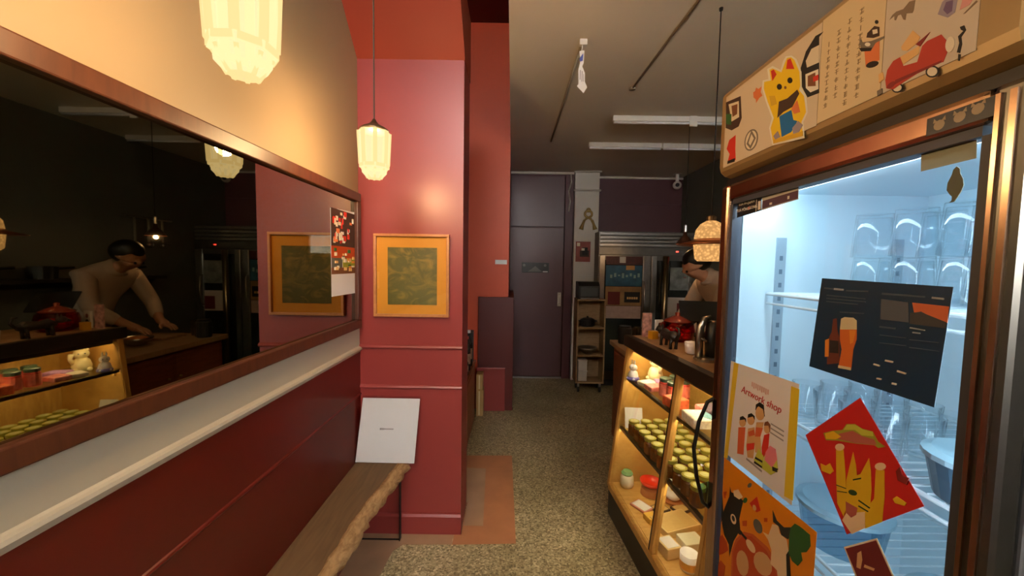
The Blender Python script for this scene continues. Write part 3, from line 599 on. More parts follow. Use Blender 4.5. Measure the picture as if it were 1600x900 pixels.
# ------------------------------------------------------------------ wall mirror with its poster
mr = thing('wall_mirror', 'wide wall mirror in a mahogany frame above the dark red wainscot', 'mirror', (XL, .7, 1.155))
MB().box((XL, -.85, 1.813), (XL + .028, 2.03, 1.858)).build('frame_rail', M_mahog, mr, .004)
MB().box((XL, -.85, 1.155), (XL + .028, 2.03, 1.200)).build('frame_rail', M_mahog, mr, .004)
MB().box((XL, 1.985, 1.200), (XL + .028, 2.03, 1.813)).build('frame_stile', M_mahog, mr, .004)
MB().box((XL, -.85, 1.200), (XL + .028, -.805, 1.813)).build('frame_stile', M_mahog, mr, .004)
MB().box((XL + .001, -.81, 1.195), (XL + .009, 1.99, 1.818)).build('mirror_glass', mat('bronze_mirror', (0.36, 0.34, 0.25), 0.015, metal=1.0), mr)

def flat_mats(name):
    t = {'white': (232, 226, 210), 'yellow': (236, 196, 20), 'red': (206, 44, 24), 'black': (18, 15, 14), 'brown': (120, 72, 38),
         'darkbrown': (62, 40, 28), 'blue': (0, 104, 168), 'lilac': (150, 138, 150), 'orange': (222, 120, 66), 'gold': (214, 170, 40), 'cream': (226, 212, 184),
         'green': (40, 92, 38), 'grey': (118, 106, 92), 'car_red': (178, 52, 36), 'deep_red': (128, 30, 26), 'tan': (226, 178, 112), 'greybrown': (130, 110, 88),
         'purple': (110, 88, 120), 'pink': (214, 150, 138), 'yellow2': (222, 190, 40), 'orange_red': (206, 92, 44), 'doll_tan': (208, 160, 102),
         'lime': (190, 190, 60), 'pink2': (226, 128, 140), 'cream2': (238, 206, 160), 'salmon': (196, 92, 40), 'rust': (188, 70, 18), 'fish': (214, 166, 112),
         'slate': (92, 92, 84), 'bottle': (98, 42, 24), 'amber': (214, 128, 36), 'amber2': (200, 98, 30), 'foam': (206, 188, 146), 'photo_grey': (78, 82, 88),
         'photo_orange': (196, 96, 52), 'photo_dark': (58, 56, 54), 'dim': (70, 84, 92), 'paletext': (150, 156, 152), 'dull_green': (150, 150, 40), 'rose': (176, 90, 74),
         'yellow3': (222, 176, 24), 'darkgreen': (40, 70, 30), 'maroon': (104, 22, 24)}
    return mat('print_' + name, srgb(*t[name]), 0.6)
def prints(lst, o, u, v, n, parent, d0=0.0004, step=0.00006, base=0.0):
    """flat printed shapes, each a hair proud of the paper and of the shape under it"""
    for i, (c, poly) in enumerate(lst):
        if parent.get('ymax'): poly = [(min(a, parent['ymax']), b) for a, b in poly]
        MB().prism(poly, o, u, v, n, base, base + d0 + i * step).build('printed_shape', flat_mats(c), parent)
def sheet(name, label, cat, poly, o, u, v, n, mt, d=0.0006, base=0.0, group=None):
    return tag(MB().prism(poly, o, u, v, n, base, base + d).build(name, mt), label, cat, group)
def rect(a0, b0, a1, b1): return [(a0, b0), (a1, b0), (a1, b1), (a0, b1)]

WLf = dict(o=(XL + .0092, 0, 0), u=(0, 1, 0), v=(0, 0, 1), n=(1, 0, 0))
po = sheet('collage_poster', 'tall photo collage poster stuck to the right end of the mirror', 'poster', [(1.728, 1.344), (1.985, 1.342), (1.984, 1.756), (1.727, 1.742)], mt=M_paper, **WLf)
L = [('darkbrown', rect(1.728, 1.575, 1.984, 1.745)), ('rust', rect(1.728, 1.52, 1.984, 1.575)), ('slate', rect(1.73, 1.475, 1.84, 1.52)), ('dull_green', rect(1.845, 1.475, 1.984, 1.52)), ('brown', rect(1.728, 1.445, 1.984, 1.475))]
for i in range(38):
    a, b = 1.735 + random.random() * .22, 1.58 + random.random() * .145
    L.append((random.choice(['cream', 'cream', 'orange', 'white', 'red']), rect(a, b, a + .012 + random.random() * .018, b + .010 + random.random() * .02)))
for i in range(22):
    a, b = 1.735 + random.random() * .22, 1.447 + random.random() * .11
    L.append((random.choice(['tan', 'cream', 'amber', 'green']), rect(a, b, a + .012 + random.random() * .02, b + .006 + random.random() * .012)))
prints(L, parent=po, base=.0006, **WLf)

# ------------------------------------------------------------------ framed print on the pillar
pf = thing('framed_print', 'square orange-framed print with dark olive centre on the red pillar', 'picture', (-.535, 2.055, 1.215))
M_orf = wood('orange_wood_frame', (0.42, 0.16, 0.05), (0.52, 0.21, 0.07), 0.35, (5, 1, 5), .04)
a0, a1, b0, b1 = -.735, -.335, 1.215, 1.655
for A, B in (((a0, b0), (a1, b0 + .014)), ((a0, b1 - .014), (a1, b1)), ((a0, b0 + .014), (a0 + .014, b1 - .014)), ((a1 - .014, b0 + .014), (a1, b1 - .014))):
    MB().box((A[0], 2.030, A[1]), (B[0], 2.0575, B[1])).build('frame_bar', M_orf, pf, .002)
MB().box((a0 + .013, 2.048, b0 + .013), (a1 - .013, 2.054, b1 - .013)).build('mat_board', mat('marigold_mat', (0.72, 0.27, 0.012), .6), pf)
art = bpy.data.materials.new('olive_woodblock_print'); art.use_nodes = True
nt = art.node_tree; b_ = nt.nodes['Principled BSDF']; tc = nt.nodes.new('ShaderNodeTexCoord'); mp = nt.nodes.new('ShaderNodeMapping'); mp.inputs['Scale'].default_value = (9, 1, 14)
nz = nt.nodes.new('ShaderNodeTexNoise'); nz.inputs['Scale'].default_value = 1.0; nz.inputs['Detail'].default_value = 5; nz.inputs['Distortion'].default_value = 2.0
rp = nt.nodes.new('ShaderNodeValToRGB'); e = rp.color_ramp.elements
e[0].position = .45; e[0].color = (.13, .105, .016, 1); e[1].position = .72; e[1].color = (.36, .21, .03, 1)
nt.links.new(tc.outputs['Object'], mp.inputs['Vector']); nt.links.new(mp.outputs['Vector'], nz.inputs['Vector']); nt.links.new(nz.outputs['Fac'], rp.inputs['Fac']); nt.links.new(rp.outputs['Color'], b_.inputs['Base Color'])
MB().box((-.663, 2.045, 1.279), (-.401, 2.0478, 1.584)).build('print_sheet', art, pf)
MB().box((a0 + .013, 2.038, b0 + .013), (a1 - .013, 2.040, b1 - .013)).build('glazing', M_glass, pf)

# ------------------------------------------------------------------ bench with live edge
bn = thing('live_edge_bench', 'long wooden bench with a rough live edge along the red wall', 'bench', (-.71, .8, 0))
M_slab = wood('oiled_slab_top', (0.125, 0.072, 0.032), (0.19, 0.112, 0.052), 0.38, (6, .6, 6))
M_bark = wood('rough_live_edge', (0.26, 0.14, 0.05), (0.50, 0.30, 0.13), 0.75, (8, 3, 8), 1.0)
ctl = [(-.45, -.612), (.4, -.60), (.8, -.62), (1.24, -.641), (1.57, -.638), (1.8, -.612), (1.95, -.59), (2.04, -.580)]
def edge_x(y):
    for (ya, xa), (yb, xb) in zip(ctl, ctl[1:]):
        if y <= yb: t = (y - ya) / (yb - ya); return xa + (xb - xa) * t
    return ctl[-1][1]
N = 90; top = MB(); bark = MB(); vt = []; vb = []
R2 = random.Random(3)
wob = [R2.uniform(-1, 1) for _ in range(N + 3)]
for i in range(N + 1):
    y = -.45 + (2.04 + .45) * i / N; ex = edge_x(y) + .006 * (wob[i] + wob[i + 1]) * .5
    vt += [(XL + .008, y, .44), (ex, y, .44), (ex, y, .375), (XL + .008, y, .375)]
    prof = [(ex - .002, .4405), (ex + .012 + .006 * R2.random(), .436), (ex + .034 + .013 * R2.uniform(-1, 1), .420), (ex + .046 + .016 * R2.uniform(-1, 1), .400), (ex + .036 + .012 * R2.uniform(-1, 1), .378), (ex + .004, .366 + .006 * R2.random()), (ex - .01, .372)]
    vb += [(p[0], y, p[1]) for p in prof]
fs = []
for i in range(N):
    for k in range(4): fs.append((4*i+k, 4*i+(k+1) % 4, 4*i+4+(k+1) % 4, 4*i+4+k))
fs += [(0, 1, 2, 3), (4*N+3, 4*N+2, 4*N+1, 4*N)]
top.add(vt, fs).build('slab', M_slab, bn)
fs = []
for i in range(N):
    for k in range(7): fs.append((7*i+k, 7*i+(k+1) % 7, 7*i+7+(k+1) % 7, 7*i+7+k))
fs += [tuple(range(7)), tuple(range(7*N+6, 7*N-1, -1))]
bark.add(vb, fs).build('live_edge', M_bark, bn, smooth=True)
for y in (2.0, .35):
    lg = MB().box((-.588, y - .015, .003), (-.584, y + .015, .374)).build('leg', M_metal_black, bn)
    MB().box((XL + .03, y - .005, 0), (-.584, y + .005, .004)).build('foot_bar', M_metal_black, lg)

# white notice in a plastic sleeve standing on the bench
u = Vector((1, 0, 0)); o_ = Vector((-.815, 1.972, .444)); vv = (Vector((-.805, 2.040, .792)) - Vector((-.815, 1.972, .444))); h_ = vv.length; vv.normalize(); nn = u.cross(vv)
sg = tag(MB().prism([(0, .002), (.312, 0), (.318, .333), (.010, .333)], o_, u, vv, nn, 0, .001).build('notice_sheet', M_paper), 'blank-looking white notice sheet in clear sleeve, standing on the bench end', 'sign')
MB().prism([(-.004, 0), (.318, -.002), (.323, .346), (.008, .346)], o_, u, vv, nn, .0016, .0022).build('clear_sleeve', thin_glass('sleeve_film', (.97, .97, .97), 1.4), sg)
Lm = MB(); x = .115
for k in range(9):
    wd = .006 + .003 * (k % 3 == 0); Lm.prism(rect(x, .168 + (.002 if k > 2 else 0), x + wd, .178 - (.002 if k > 2 else 0)), o_, u, vv, nn, .001, .0013); x += wd + .0012
tag(Lm.build('lettering', mat('faint_ink', srgb(150, 138, 134), .7), sg), kind='stuff')

# ------------------------------------------------------------------ pendant lamps with stepped glass
M_cap = mat('bronze_lamp_cap', (0.20, 0.13, 0.07), .4, metal=.8)
M_cord = mat('brown_flex', (0.05, 0.035, 0.022), .6)
G_pane = glow('lit_opal_glass', (1.0, 0.78, 0.42), 1.12, .42)
G_rib = glow('lit_opal_rib', (1.0, 0.70, 0.30), 0.92, .12)
def pendant(loc, zc, label):
    x, y, z = loc       # z: bottom of the glass
    t = thing('glass_pendant_lamp', label, 'lamp', loc, 'stepped glass pendant lamps')
    S = .86
    prof = [(.030, .004), (.052, .028), (.0535, .046), (.0625, .050), (.0675, .120), (.0690, .205), (.060, .212)]
    MB().lathe([(r * S, h * S) for r, h in prof], loc, 8, PI / 8, cap=False).build('glass_shade', G_pane, t)
    MB().lathe([(.002, .0), (.0305 * S, .004 * S)], loc, 8, PI / 8, cap=False).build('glass_base', G_rib, t)
    for k in range(8):
        a = PI / 8 + 2 * PI * k / 8; c, s = math.cos(a), math.sin(a); e = Vector((-s, c, 0)); d = Vector((c, s, 0)); o = Vector(loc)
        def q(r, h, w): return [o + (d * r + e * w + Vector((0, 0, h))) * S, o + (d * r - e * w + Vector((0, 0, h))) * S]
        wdt = .0085
        lo_i, lo_o = q(.055, .064, wdt), q(.0655, .064, wdt); hi_i, hi_o = q(.064, .204, wdt), q(.0725, .204, wdt)
        MB().hexa([lo_i[0], lo_i[1], lo_o[1], lo_o[0], hi_i[0], hi_i[1], hi_o[1], hi_o[0]]).build('glass_rib', G_rib, t)
        lo_i, lo_o = q(.024, .004, .004), q(.0325, .003, .004); hi_i, hi_o = q(.050, .046, .004), q(.056, .044, .004)
        MB().hexa([lo_i[0], lo_i[1], lo_o[1], lo_o[0], hi_i[0], hi_i[1], hi_o[1], hi_o[0]]).build('glass_rib', G_rib, t)
        a2 = a + PI / 8; c, s = math.cos(a2), math.sin(a2); e = Vector((-s, c, 0)); d = Vector((c, s, 0))
        lo_i, lo_o = q(.050, .050, .019), q(.060, .050, .021); hi_i, hi_o = q(.052, .064, .018), q(.0605, .064, .020)
        MB().hexa([lo_i[0], lo_i[1], lo_o[1], lo_o[0], hi_i[0], hi_i[1], hi_o[1], hi_o[0]]).build('glass_band', G_rib, t)
    MB().lathe([(r * S, h * S) for r, h in ((.063, .207), (.064, .214), (.048, .226), (.026, .236), (.012, .250), (.006, .262))], loc, 20).build('cap', M_cap, t, smooth=True)
    MB().tube([(x, y, z + .225), (x, y, zc)], .0028, 6).build('cord', M_cord, t)
    MB().lathe([(.04, zc - z - .025), (.045, zc - z)], loc, 16).build('ceiling_rose', M_cap, t)
    lamp('bulb_light', (0, 0, .11), PENDANT_W, (1.0, 0.68, 0.36), .03, t)
    return t
pendant((-.480, .70, 1.822), ZH, 'large glowing glass pendant lamp cut by the top edge, nearest the viewer')
pendant((-.53, 1.484, 1.816), ZH, 'glowing glass pendant lamp hanging before the red pillar')
# ------------------------------------------------------------------ the upright drinks fridge on the right
FX, FY0, FY1 = .68, .520, 1.275
fr = thing('display_fridge', 'tall lit glass-door fridge covered in posters, at right', 'fridge', (1.02, .9, 0))
M_liner = mat('fridge_liner', (0.70, 0.86, 0.95), .5)
MB().box((.725, FY0, .10), (1.36, FY0 + .03, 1.775)).build('side_panel', M_satin, fr, .004)
MB().box((.725, FY1 - .03, .10), (1.36, FY1, 1.775)).build('side_panel', M_satin, fr, .004)
MB().box((1.33, FY0 + .03, .10), (1.36, FY1 - .03, 1.775)).build('back_panel', M_satin, fr)
MB().box((.725, FY0 + .03, 1.745), (1.33, FY1 - .03, 1.775)).build('top_panel', M_satin, fr)
MB().box((.725, FY0 + .03, .10), (1.33, FY1 - .03, .16)).build('bottom_panel', M_satin, fr)
MB().box((.76, FY0 + .01, 0), (1.34, FY1 - .01, .10)).build('plinth', M_black, fr)
ln = MB()
ln.box((.735, FY0 + .03, .16), (1.33, FY0 + .036, 1.745)).box((.735, FY1 - .036, .16), (1.33, FY1 - .03, 1.745)).box((1.322, FY0 + .036, .16), (1.33, FY1 - .036, 1.745)).box((.735, FY0 + .036, 1.738), (1.322, FY1 - .036, 1.745)).box((.735, FY0 + .036, .16), (1.322, FY1 - .036, .168))
ln.build('liner', M_liner, fr)
G_led = glow('cool_fridge_led', (0.72, 0.90, 1.0), FRIDGE_LED)
MB().box((.76, FY0 + .06, 1.722), (.80, FY1 - .06, 1.737)).build('light_strip', G_led, fr)
MB().box((.742, FY0 + .037, .25), (.762, FY0 + .047, 1.70)).build('light_strip', G_led, fr)
for y0, y1 in ((FY1 - .042, FY1 - .036), (FY0 + .036, FY0 + .042)):
    for x in (.845, 1.22):
        pr_ = MB().box((x, y0, .25), (x + .03, y1, 1.60)).build('shelf_pilaster', mat('pilaster_steel', (.42, .52, .60), .4, metal=.4), fr)
        mbs = MB()
        for k in range(30): mbs.box((x + .010, y0 - .0006, .28 + k * .043), (x + .020, y1 + .0006, .295 + k * .043))
        tag(mbs.build('slot', mat('slot_dark', (.12, .18, .24), .6), pr_), kind='stuff')
M_wire = mat('white_wire', (.72, .82, .88), .35)
for z in (1.42, 1.06, .74):
    sh = MB().tube([(.82, FY0 + .045, z), (.82, FY1 - .045, z)], .005).tube([(.82, FY0 + .045, z - .03), (.82, FY1 - .045, z - .03)], .004).tube([(1.30, FY0 + .045, z), (1.30, FY1 - .045, z)], .005)
    for k in range(22):
        y = FY0 + .055 + k * (FY1 - FY0 - .11) / 21
        sh.tube([(.82, y, z + .004), (1.30, y, z + .004)], .0025, 5)
    sh.build('wire_shelf', M_wire, fr)
# door
dr = MB().box((FX, FY0, .12), (.722, FY0 + .045, 1.765)).build('door_stile', M_steel_dark, fr, .010)
MB().box((FX - .004, FY0 + .012, .14), (FX + .002, FY0 + .020, 1.75)).build('bead', M_bronze, dr)
MB().box((FX - .004, FY0 + .030, .14), (FX + .002, FY0 + .036, 1.75)).build('bead', M_bronze, dr)
MB().box((FX + .008, FY0 + .045, .17), (.720, FY0 + .058, 1.70)).build('door_gasket', mat('grey_gasket', (.05, .055, .075), .5), fr)
ds = MB().box((FX, FY1 - .045, .12), (.722, FY1, 1.765)).build('door_stile', M_bronze, fr, .010)
MB().box((FX + .008, FY1 - .058, .17), (.720, FY1 - .045, 1.70)).build('door_gasket', mat('grey_gasket', (.05, .055, .075), .5), fr)
MB().box((FX, FY0 + .045, 1.715), (.722, FY1 - .045, 1.765)).build('door_top_rail', M_bronze, fr, .010)
MB().box((FX + .008, FY0 + .058, 1.70), (.720, FY1 - .058, 1.715)).build('door_gasket', mat('grey_gasket', (.05, .055, .075), .5), fr)
MB().box((FX, FY0 + .045, .12), (.722, FY1 - .045, .19)).build('door_bottom_rail', M_bronze, fr, .010)
MB().box((.700, FY0 + .05, .18), (.706, FY1 - .05, 1.71)).build('door_glass', thin_glass('fridge_door_glass', (.96, .98, .99), 1.5, 1.0), fr)
hd = MB().tube([(.69, 1.262, 1.07), (.664, 1.268, 1.05), (.640, 1.272, .98), (.628, 1.274, .885), (.640, 1.272, .79), (.664, 1.268, .70), (.69, 1.262, .68)], .0065, 8).build('door_handle', M_metal_black, fr, smooth=True)
hf = thin_glass('blue_lit_acrylic', (.45, .66, .80), 1.45)  # clear plastic; the fridge's blue light is put into the tint
MB().prism([(.69, 1.07), (.664, 1.05), (.645, 1.0), (.69, .985)], (0, 1.266, 0), (1, 0, 0), (0, 0, 1), (0, 1, 0), 0, .006).build('handle_fillet', hf, hd)
MB().prism([(.69, .68), (.664, .70), (.645, .76), (.69, .775)], (0, 1.266, 0), (1, 0, 0), (0, 0, 1), (0, 1, 0), 0, .006).build('handle_fillet', hf, hd)
# header canopy
M_head = mat('tan_header', (0.40, 0.27, 0.12), .38, metal=.25, var=.05, scale=4)
prof = [(.700, 1.782), (.672, 1.790), (.659, 1.803), (.655, 1.82), (.655, 2.035), (.661, 2.047), (.675, 2.052), (1.33, 2.052), (1.34, 2.04), (1.34, 1.782)]
MB().prism(prof, (0, .512, 0), (1, 0, 0), (0, 0, 1), (0, 1, 0), 0, .738).build('header', M_head, fr, .008)
MB().box((.69, .53, 1.764), (1.33, 1.262, 1.783)).build('header_gap', M_black, fr)

HD = dict(o=(.6548, 0, 0), u=(0, 1, 0), v=(0, 0, 1), n=(-1, 0, 0))
M_hpaper = mat('header_paper', srgb(214, 196, 168), .6)
s1 = sheet('header_sheet', 'pale paper sheet behind the lucky cat on the fridge header', 'paper', rect(.853, 1.812, 1.222, 2.028), mt=M_hpaper, **HD)
s2 = sheet('header_sheet', 'paper with columns of faint handwriting on the fridge header', 'paper', rect(.709, 1.815, .8515, 2.030), mt=mat('header_paper_cream', srgb(220, 196, 152), .6), **HD)
s3 = sheet('header_sheet', 'pale drawing sheet with the red car on the fridge header', 'paper', rect(.566, 1.815, .7075, 2.030), mt=mat('header_paper_grey', srgb(206, 190, 166), .6), **HD)
ink = mat('faint_brown_ink', srgb(128, 104, 74), .7)
R3 = random.Random(5)
wr_ = MB()
for cx, t0, n_ in ((.832, 1.975, 9), (.808, 1.985, 9), (.784, 1.992, 11), (.758, 1.995, 11)):
    for k in range(n_):
        z = t0 - .0155 * k
        for j in range(5):
            if R3.random() < .55: wr_.prism(rect(cx - .005, z - .001 - .0022 * j, cx + .001 + .004 * R3.random(), z - .0022 * j), n=HD['n'], o=HD['o'], u=HD['u'], v=HD['v'], d0=.0006, d1=.0008)
        wr_.prism(rect(cx - .001, z - .010, cx + .0005, z), n=HD['n'], o=HD['o'], u=HD['u'], v=HD['v'], d0=.0006, d1=.0009)
tag(wr_.build('handwriting', ink, s2), kind='stuff')
def sticker(name, label, cat, key, fr_=HD, base=.0006, group=None):
    lst = PRINTS[key]
    o = sheet(name, label, cat, lst[0][1], mt=flat_mats(lst[0][0]), base=base, d=.0004, **fr_)
    if len(lst) > 1: prints(lst[1:], parent=o, base=base + .0002, **fr_)
    return o
sticker('cat_sticker', 'yellow lucky cat sticker with raised paw and blue apron on the header', 'sticker', 'lucky_cat', base=.0007)
sticker('food_sticker', 'small dark food picture at the far end of the fridge header', 'sticker', 'food_sticker')
sticker('leaf_sticker', 'small orange leaf on the fridge header beside the lucky cat', 'sticker', 'leaf_print')
sticker('dog_sticker', 'small red dog figure low at the far end of the header', 'sticker', 'red_dog_print')
sticker('stamp_sticker', 'round grey stamp print below the orange leaf on the header', 'sticker', 'round_stamp')
sticker('bowl_sticker', 'black bowl of food picture right of the lucky cat', 'sticker', 'bowl_print')
prints(PRINTS['kettle_print'], parent=s2, base=.0006, **HD)
prints(PRINTS['car_print'], parent=s3, base=.0006, **HD)
prints(PRINTS['grey_animal_print'], parent=s3, base=.0006, **HD)
prints(PRINTS['purple_print'], parent=s3, base=.0006, **HD)

TR = dict(o=(FX - .0006, 0, 0), u=(0, 1, 0), v=(0, 0, 1), n=(-1, 0, 0))
pq = sheet('dark_name_strip', 'dark strip with three pale animal heads on the fridge door top rail', 'sticker', rect(.552, 1.722, .648, 1.750), mt=mat('navy_strip', srgb(24, 32, 44), .35), **TR)
for cx, cz in ((.629, 1.735), (.601, 1.737), (.578, 1.740)):
    mb = MB().prism([(cx + .008 * math.cos(a), cz - .001 + .008 * math.sin(a)) for a in [2*PI*k/12 for k in range(12)]], TR['o'], TR['u'], TR['v'], TR['n'], .0006, .0010)
    for s_ in (-1, 1): mb.prism([(cx + s_ * .003, cz + .005), (cx + s_ * .009, cz + .004), (cx + s_ * .008, cz + .011)], TR['o'], TR['u'], TR['v'], TR['n'], .0006, .0010)
    mb.build('pale_head', mat('pale_head_print', srgb(168, 148, 120), .6), pq)

GL = dict(o=(.6998, 0, 0), u=(0, 1, 0), v=(0, 0, 1), n=(-1, 0, 0))
UY, VZ = (0, -1, 0), (0, 0, 1)
nv = mat('navy_sheet_with_glow', srgb(10, 46, 70), .4)  # fridge light glowing through the sheet is put into this brighter blue
bp_ = sheet('beer_poster', 'dark navy poster with beer glass and bottle on the fridge door', 'poster', [(.867, 1.481), (.608, 1.476), (.621, 1.276), (.888, 1.274)], mt=nv, **GL)
prints(PRINTS['beer'], parent=bp_, base=.0005, **GL)
dp = sheet('doll_poster', 'white poster with wooden dolls and yellow side bands on the door', 'poster', [(1.203, 1.207), (.914, 1.223), (.914, .918), (1.2155, .903)], mt=M_paper, base=.0008, **GL)
dp['ymax'] = 1.2155; prints(PRINTS['doll'], parent=dp, base=.0013, **GL)
text_mesh('lettering', 'Artwork shop', .030, (.6998 - .0022, 1.055, 1.137), (0, -1, 0), VZ, mat('red_ink', srgb(186, 48, 40), .6), dp, shear=.25)
ks = MB()
for k in range(9): ks.prism(rect(1.088 - .0085 * k, 1.160 - (k % 2) * .003, 1.094 - .0085 * k, 1.174), GL['o'], GL['u'], GL['v'], GL['n'], .0013, .0017)
tag(ks.build('faint_title', mat('pale_red_ink', srgb(214, 172, 162), .6), dp), kind='stuff')
tl = MB()
for k in range(3): tl.prism(rect(.955, 1.085 - .012 * k, 1.005, 1.089 - .012 * k), GL['o'], GL['u'], GL['v'], GL['n'], .0013, .0017)
tl.prism(rect(1.03, .938, 1.10, .944), GL['o'], GL['u'], GL['v'], GL['n'], .0013, .0017)
tag(tl.build('small_text', mat('grey_ink', srgb(150, 142, 138), .7), dp), kind='stuff')
op = sheet('cat_poster', 'orange poster of a black cat, a white cat and fish', 'poster', [(1.2155, .886), (.836, .906), (.842, .44), (1.2155, .43)], mt=mat('orange_poster', srgb(226, 134, 12), .45), **GL)
op['ymax'] = 1.2155; prints(PRINTS['orange'], parent=op, base=.0005, **GL)
rc = sheet('red_cat_card', 'tilted red card with a yellow cat sticking its tongue out', 'card', [(.885, 1.110), (.753, 1.246), (.623, 1.106), (.761, .956)], mt=mat('red_card', srgb(196, 34, 30), .45), base=.0008, **GL)
prints(PRINTS['redcard'], parent=rc, base=.0013, **GL)
sticker('maroon_card', 'small dark maroon card with pale border below the red cat card', 'card', 'maroon', fr_=GL, base=0)
k1 = sheet('black_label', 'black label with white lettering in the top left corner of the glass', 'label', [(1.212, 1.712), (1.097, 1.712), (1.094, 1.664), (1.212, 1.658)], mt=mat('black_label', srgb(24, 24, 28), .4), **GL)
W_ink = mat('white_ink', srgb(226, 222, 214), .6)
text_mesh('lettering', 'TUÁ PÍ-QUÁN', .0125, (.6998 - .0012, 1.165, 1.696), UY, VZ, W_ink, k1)
text_mesh('lettering', 'TUÁ PÔNG', .0125, (.6998 - .0012, 1.182, 1.678), UY, VZ, W_ink, k1)
text_mesh('lettering', 'GONG', .0125, (.6998 - .0012, 1.132, 1.679), UY, VZ, W_ink, k1)
MB().prism([(1.1515 + .005 * math.cos(a), 1.679 + .005 * math.sin(a)) for a in [2*PI*k/12 for k in range(12)]], GL['o'], GL['u'], GL['v'], GL['n'], .0006, .001).build('red_dot', flat_mats('red'), k1)
MB().prism(rect(1.1165, 1.662, 1.119, 1.708), GL['o'], GL['u'], GL['v'], GL['n'], .0006, .001).build('white_mark', W_ink, k1)
MB().prism(rect(1.098, 1.668, 1.110, 1.692), GL['o'], GL['u'], GL['v'], GL['n'], .0006, .001).build('white_mark', W_ink, k1)
k2 = sheet('banner_label', 'narrow pale and maroon label beside the black label on the glass', 'label', [(1.095, 1.714), (.957, 1.713), (.954, 1.672), (1.093, 1.664)], mt=mat('pale_label', srgb(196, 196, 192), .5), **GL)
MB().prism([(1.09, 1.69), (.957, 1.694), (.956, 1.674), (1.09, 1.668)], GL['o'], GL['u'], GL['v'], GL['n'], .0006, .0009).build('label_band', mat('plum_band', srgb(84, 60, 78), .5), k2)
MB().prism(rect(.985, 1.678, .992, 1.686), GL['o'], GL['u'], GL['v'], GL['n'], .0009, .0012).build('white_mark', W_ink, k2)
MB().prism(rect(1.06, 1.674, 1.05, 1.68), GL['o'], GL['u'], GL['v'], GL['n'], .0009, .0012).build('white_mark', W_ink, k2)
tag(MB().prism([(.673, 1.706), (.594, 1.708), (.592, 1.672), (.671, 1.671)], GL['o'], GL['u'], GL['v'], GL['n'], 0, .0008).build('sage_note', mat('sage_paper', srgb(150, 156, 140), .6)), 'sage green paper note in the top right corner of the door glass', 'note')
ps = [(0, .0245), (.004, .021), (.0055, .014), (.010, .004), (.0105, -.006), (.006, -.013), (.003, -.016), (.003, -.021), (.006, -.024), (0, -.024), (-.004, -.018), (-.008, -.011), (-.0105, -.003), (-.009, .006), (-.005, .014), (-.004, .021)]
tag(MB().prism([(.617 + a * 1.1, 1.638 + b * 1.15) for a, b in ps], GL['o'], GL['u'], GL['v'], GL['n'], 0, .0012).build('pear_sticker', mat('olive_sticker', srgb(86, 88, 70), .6)), 'small dark pear-shaped sticker high on the right of the door glass', 'sticker')

# glasses and dishes inside the fridge
ORD = ['first', 'second', 'third', 'fourth', 'fifth', 'sixth', 'seventh', 'eighth', 'ninth', 'tenth']
GW = thin_glass('drinking_glass', (.965, .985, .995), 1.42, 1.0)
def tumbler(loc, h, r0, r1, label, group, name='drinking_glass', flip=False):
    pr0 = [(r0 * .2, .004), (r0, 0), (r1, h), (r1 - .003, h), (r0 - .003, .010), (r0 * .2, .010)]
    if flip: pr0 = [(r, h - z) for r, z in pr0]
    return tag(MB().lathe(pr0, loc, 16).build(name, GW, smooth=True), label, 'glass', group)
g1 = None
for lay, z in enumerate((1.428, 1.534)):
    for i, x in enumerate((.90, .995)):
        for k in range(4):
            y = .665 + k * .10 + .03 * i
            if lay and (i, k) == (1, 3): continue
            lb = 'upturned clear glass on the top fridge shelf, %s tier, %s row, %s from the right' % (('lower', 'upper')[lay], ('front', 'back')[i], ORD[k])
            if g1 is None: g1 = tumbler((x, y, z), .105, .035, .042, lb, 'upturned glasses in the fridge', flip=True)
            else: dup(g1, (x, y, z), lb)
g2 = None
for i, x in enumerate((.875, .96, 1.045)):
    for k in range(4):
        y = .87 + k * .082
        lb = 'small clear cup on the middle fridge shelf, %s row, %s from the right' % (('front', 'middle', 'back')[i], ORD[k])
        if g2 is None: g2 = tumbler((x, y, 1.068), .10, .028, .036, lb, 'cups on the middle fridge shelf', 'clear_cup')
        else: dup(g2, (x, y, 1.068), lb)
M_tray = thin_glass('blue_tub', (.55, .72, .82), 1.4, 1.0, .15)
for nm, lb, c, r, h in (('lidded_tub', 'round blue-grey tub with pale lid on the middle shelf right', (.90, .685, 1.068), .095, .075), ('lidded_tub', 'round clear tub low behind the orange and red posters', (.92, 1.02, .748), .10, .10), ('lidded_tub', 'dark round tub at the right end of the bottom wire shelf', (.92, .72, .748), .095, .07)):
    t = tag(MB().lathe([(r * .85, 0), (r, h)], c, 24).build(nm, mat('slate_blue_tub', (.05, .10, .15), .3) if 'clear' not in lb else M_tray, smooth=False), lb, 'tub')
    MB().lathe([(r * 1.06, 0), (r * 1.06, .010), (r * .9, .016)], (0, 0, h), 24).build('lid', mat('pale_blue_lid', (.32, .50, .60), .35), t, local=True)
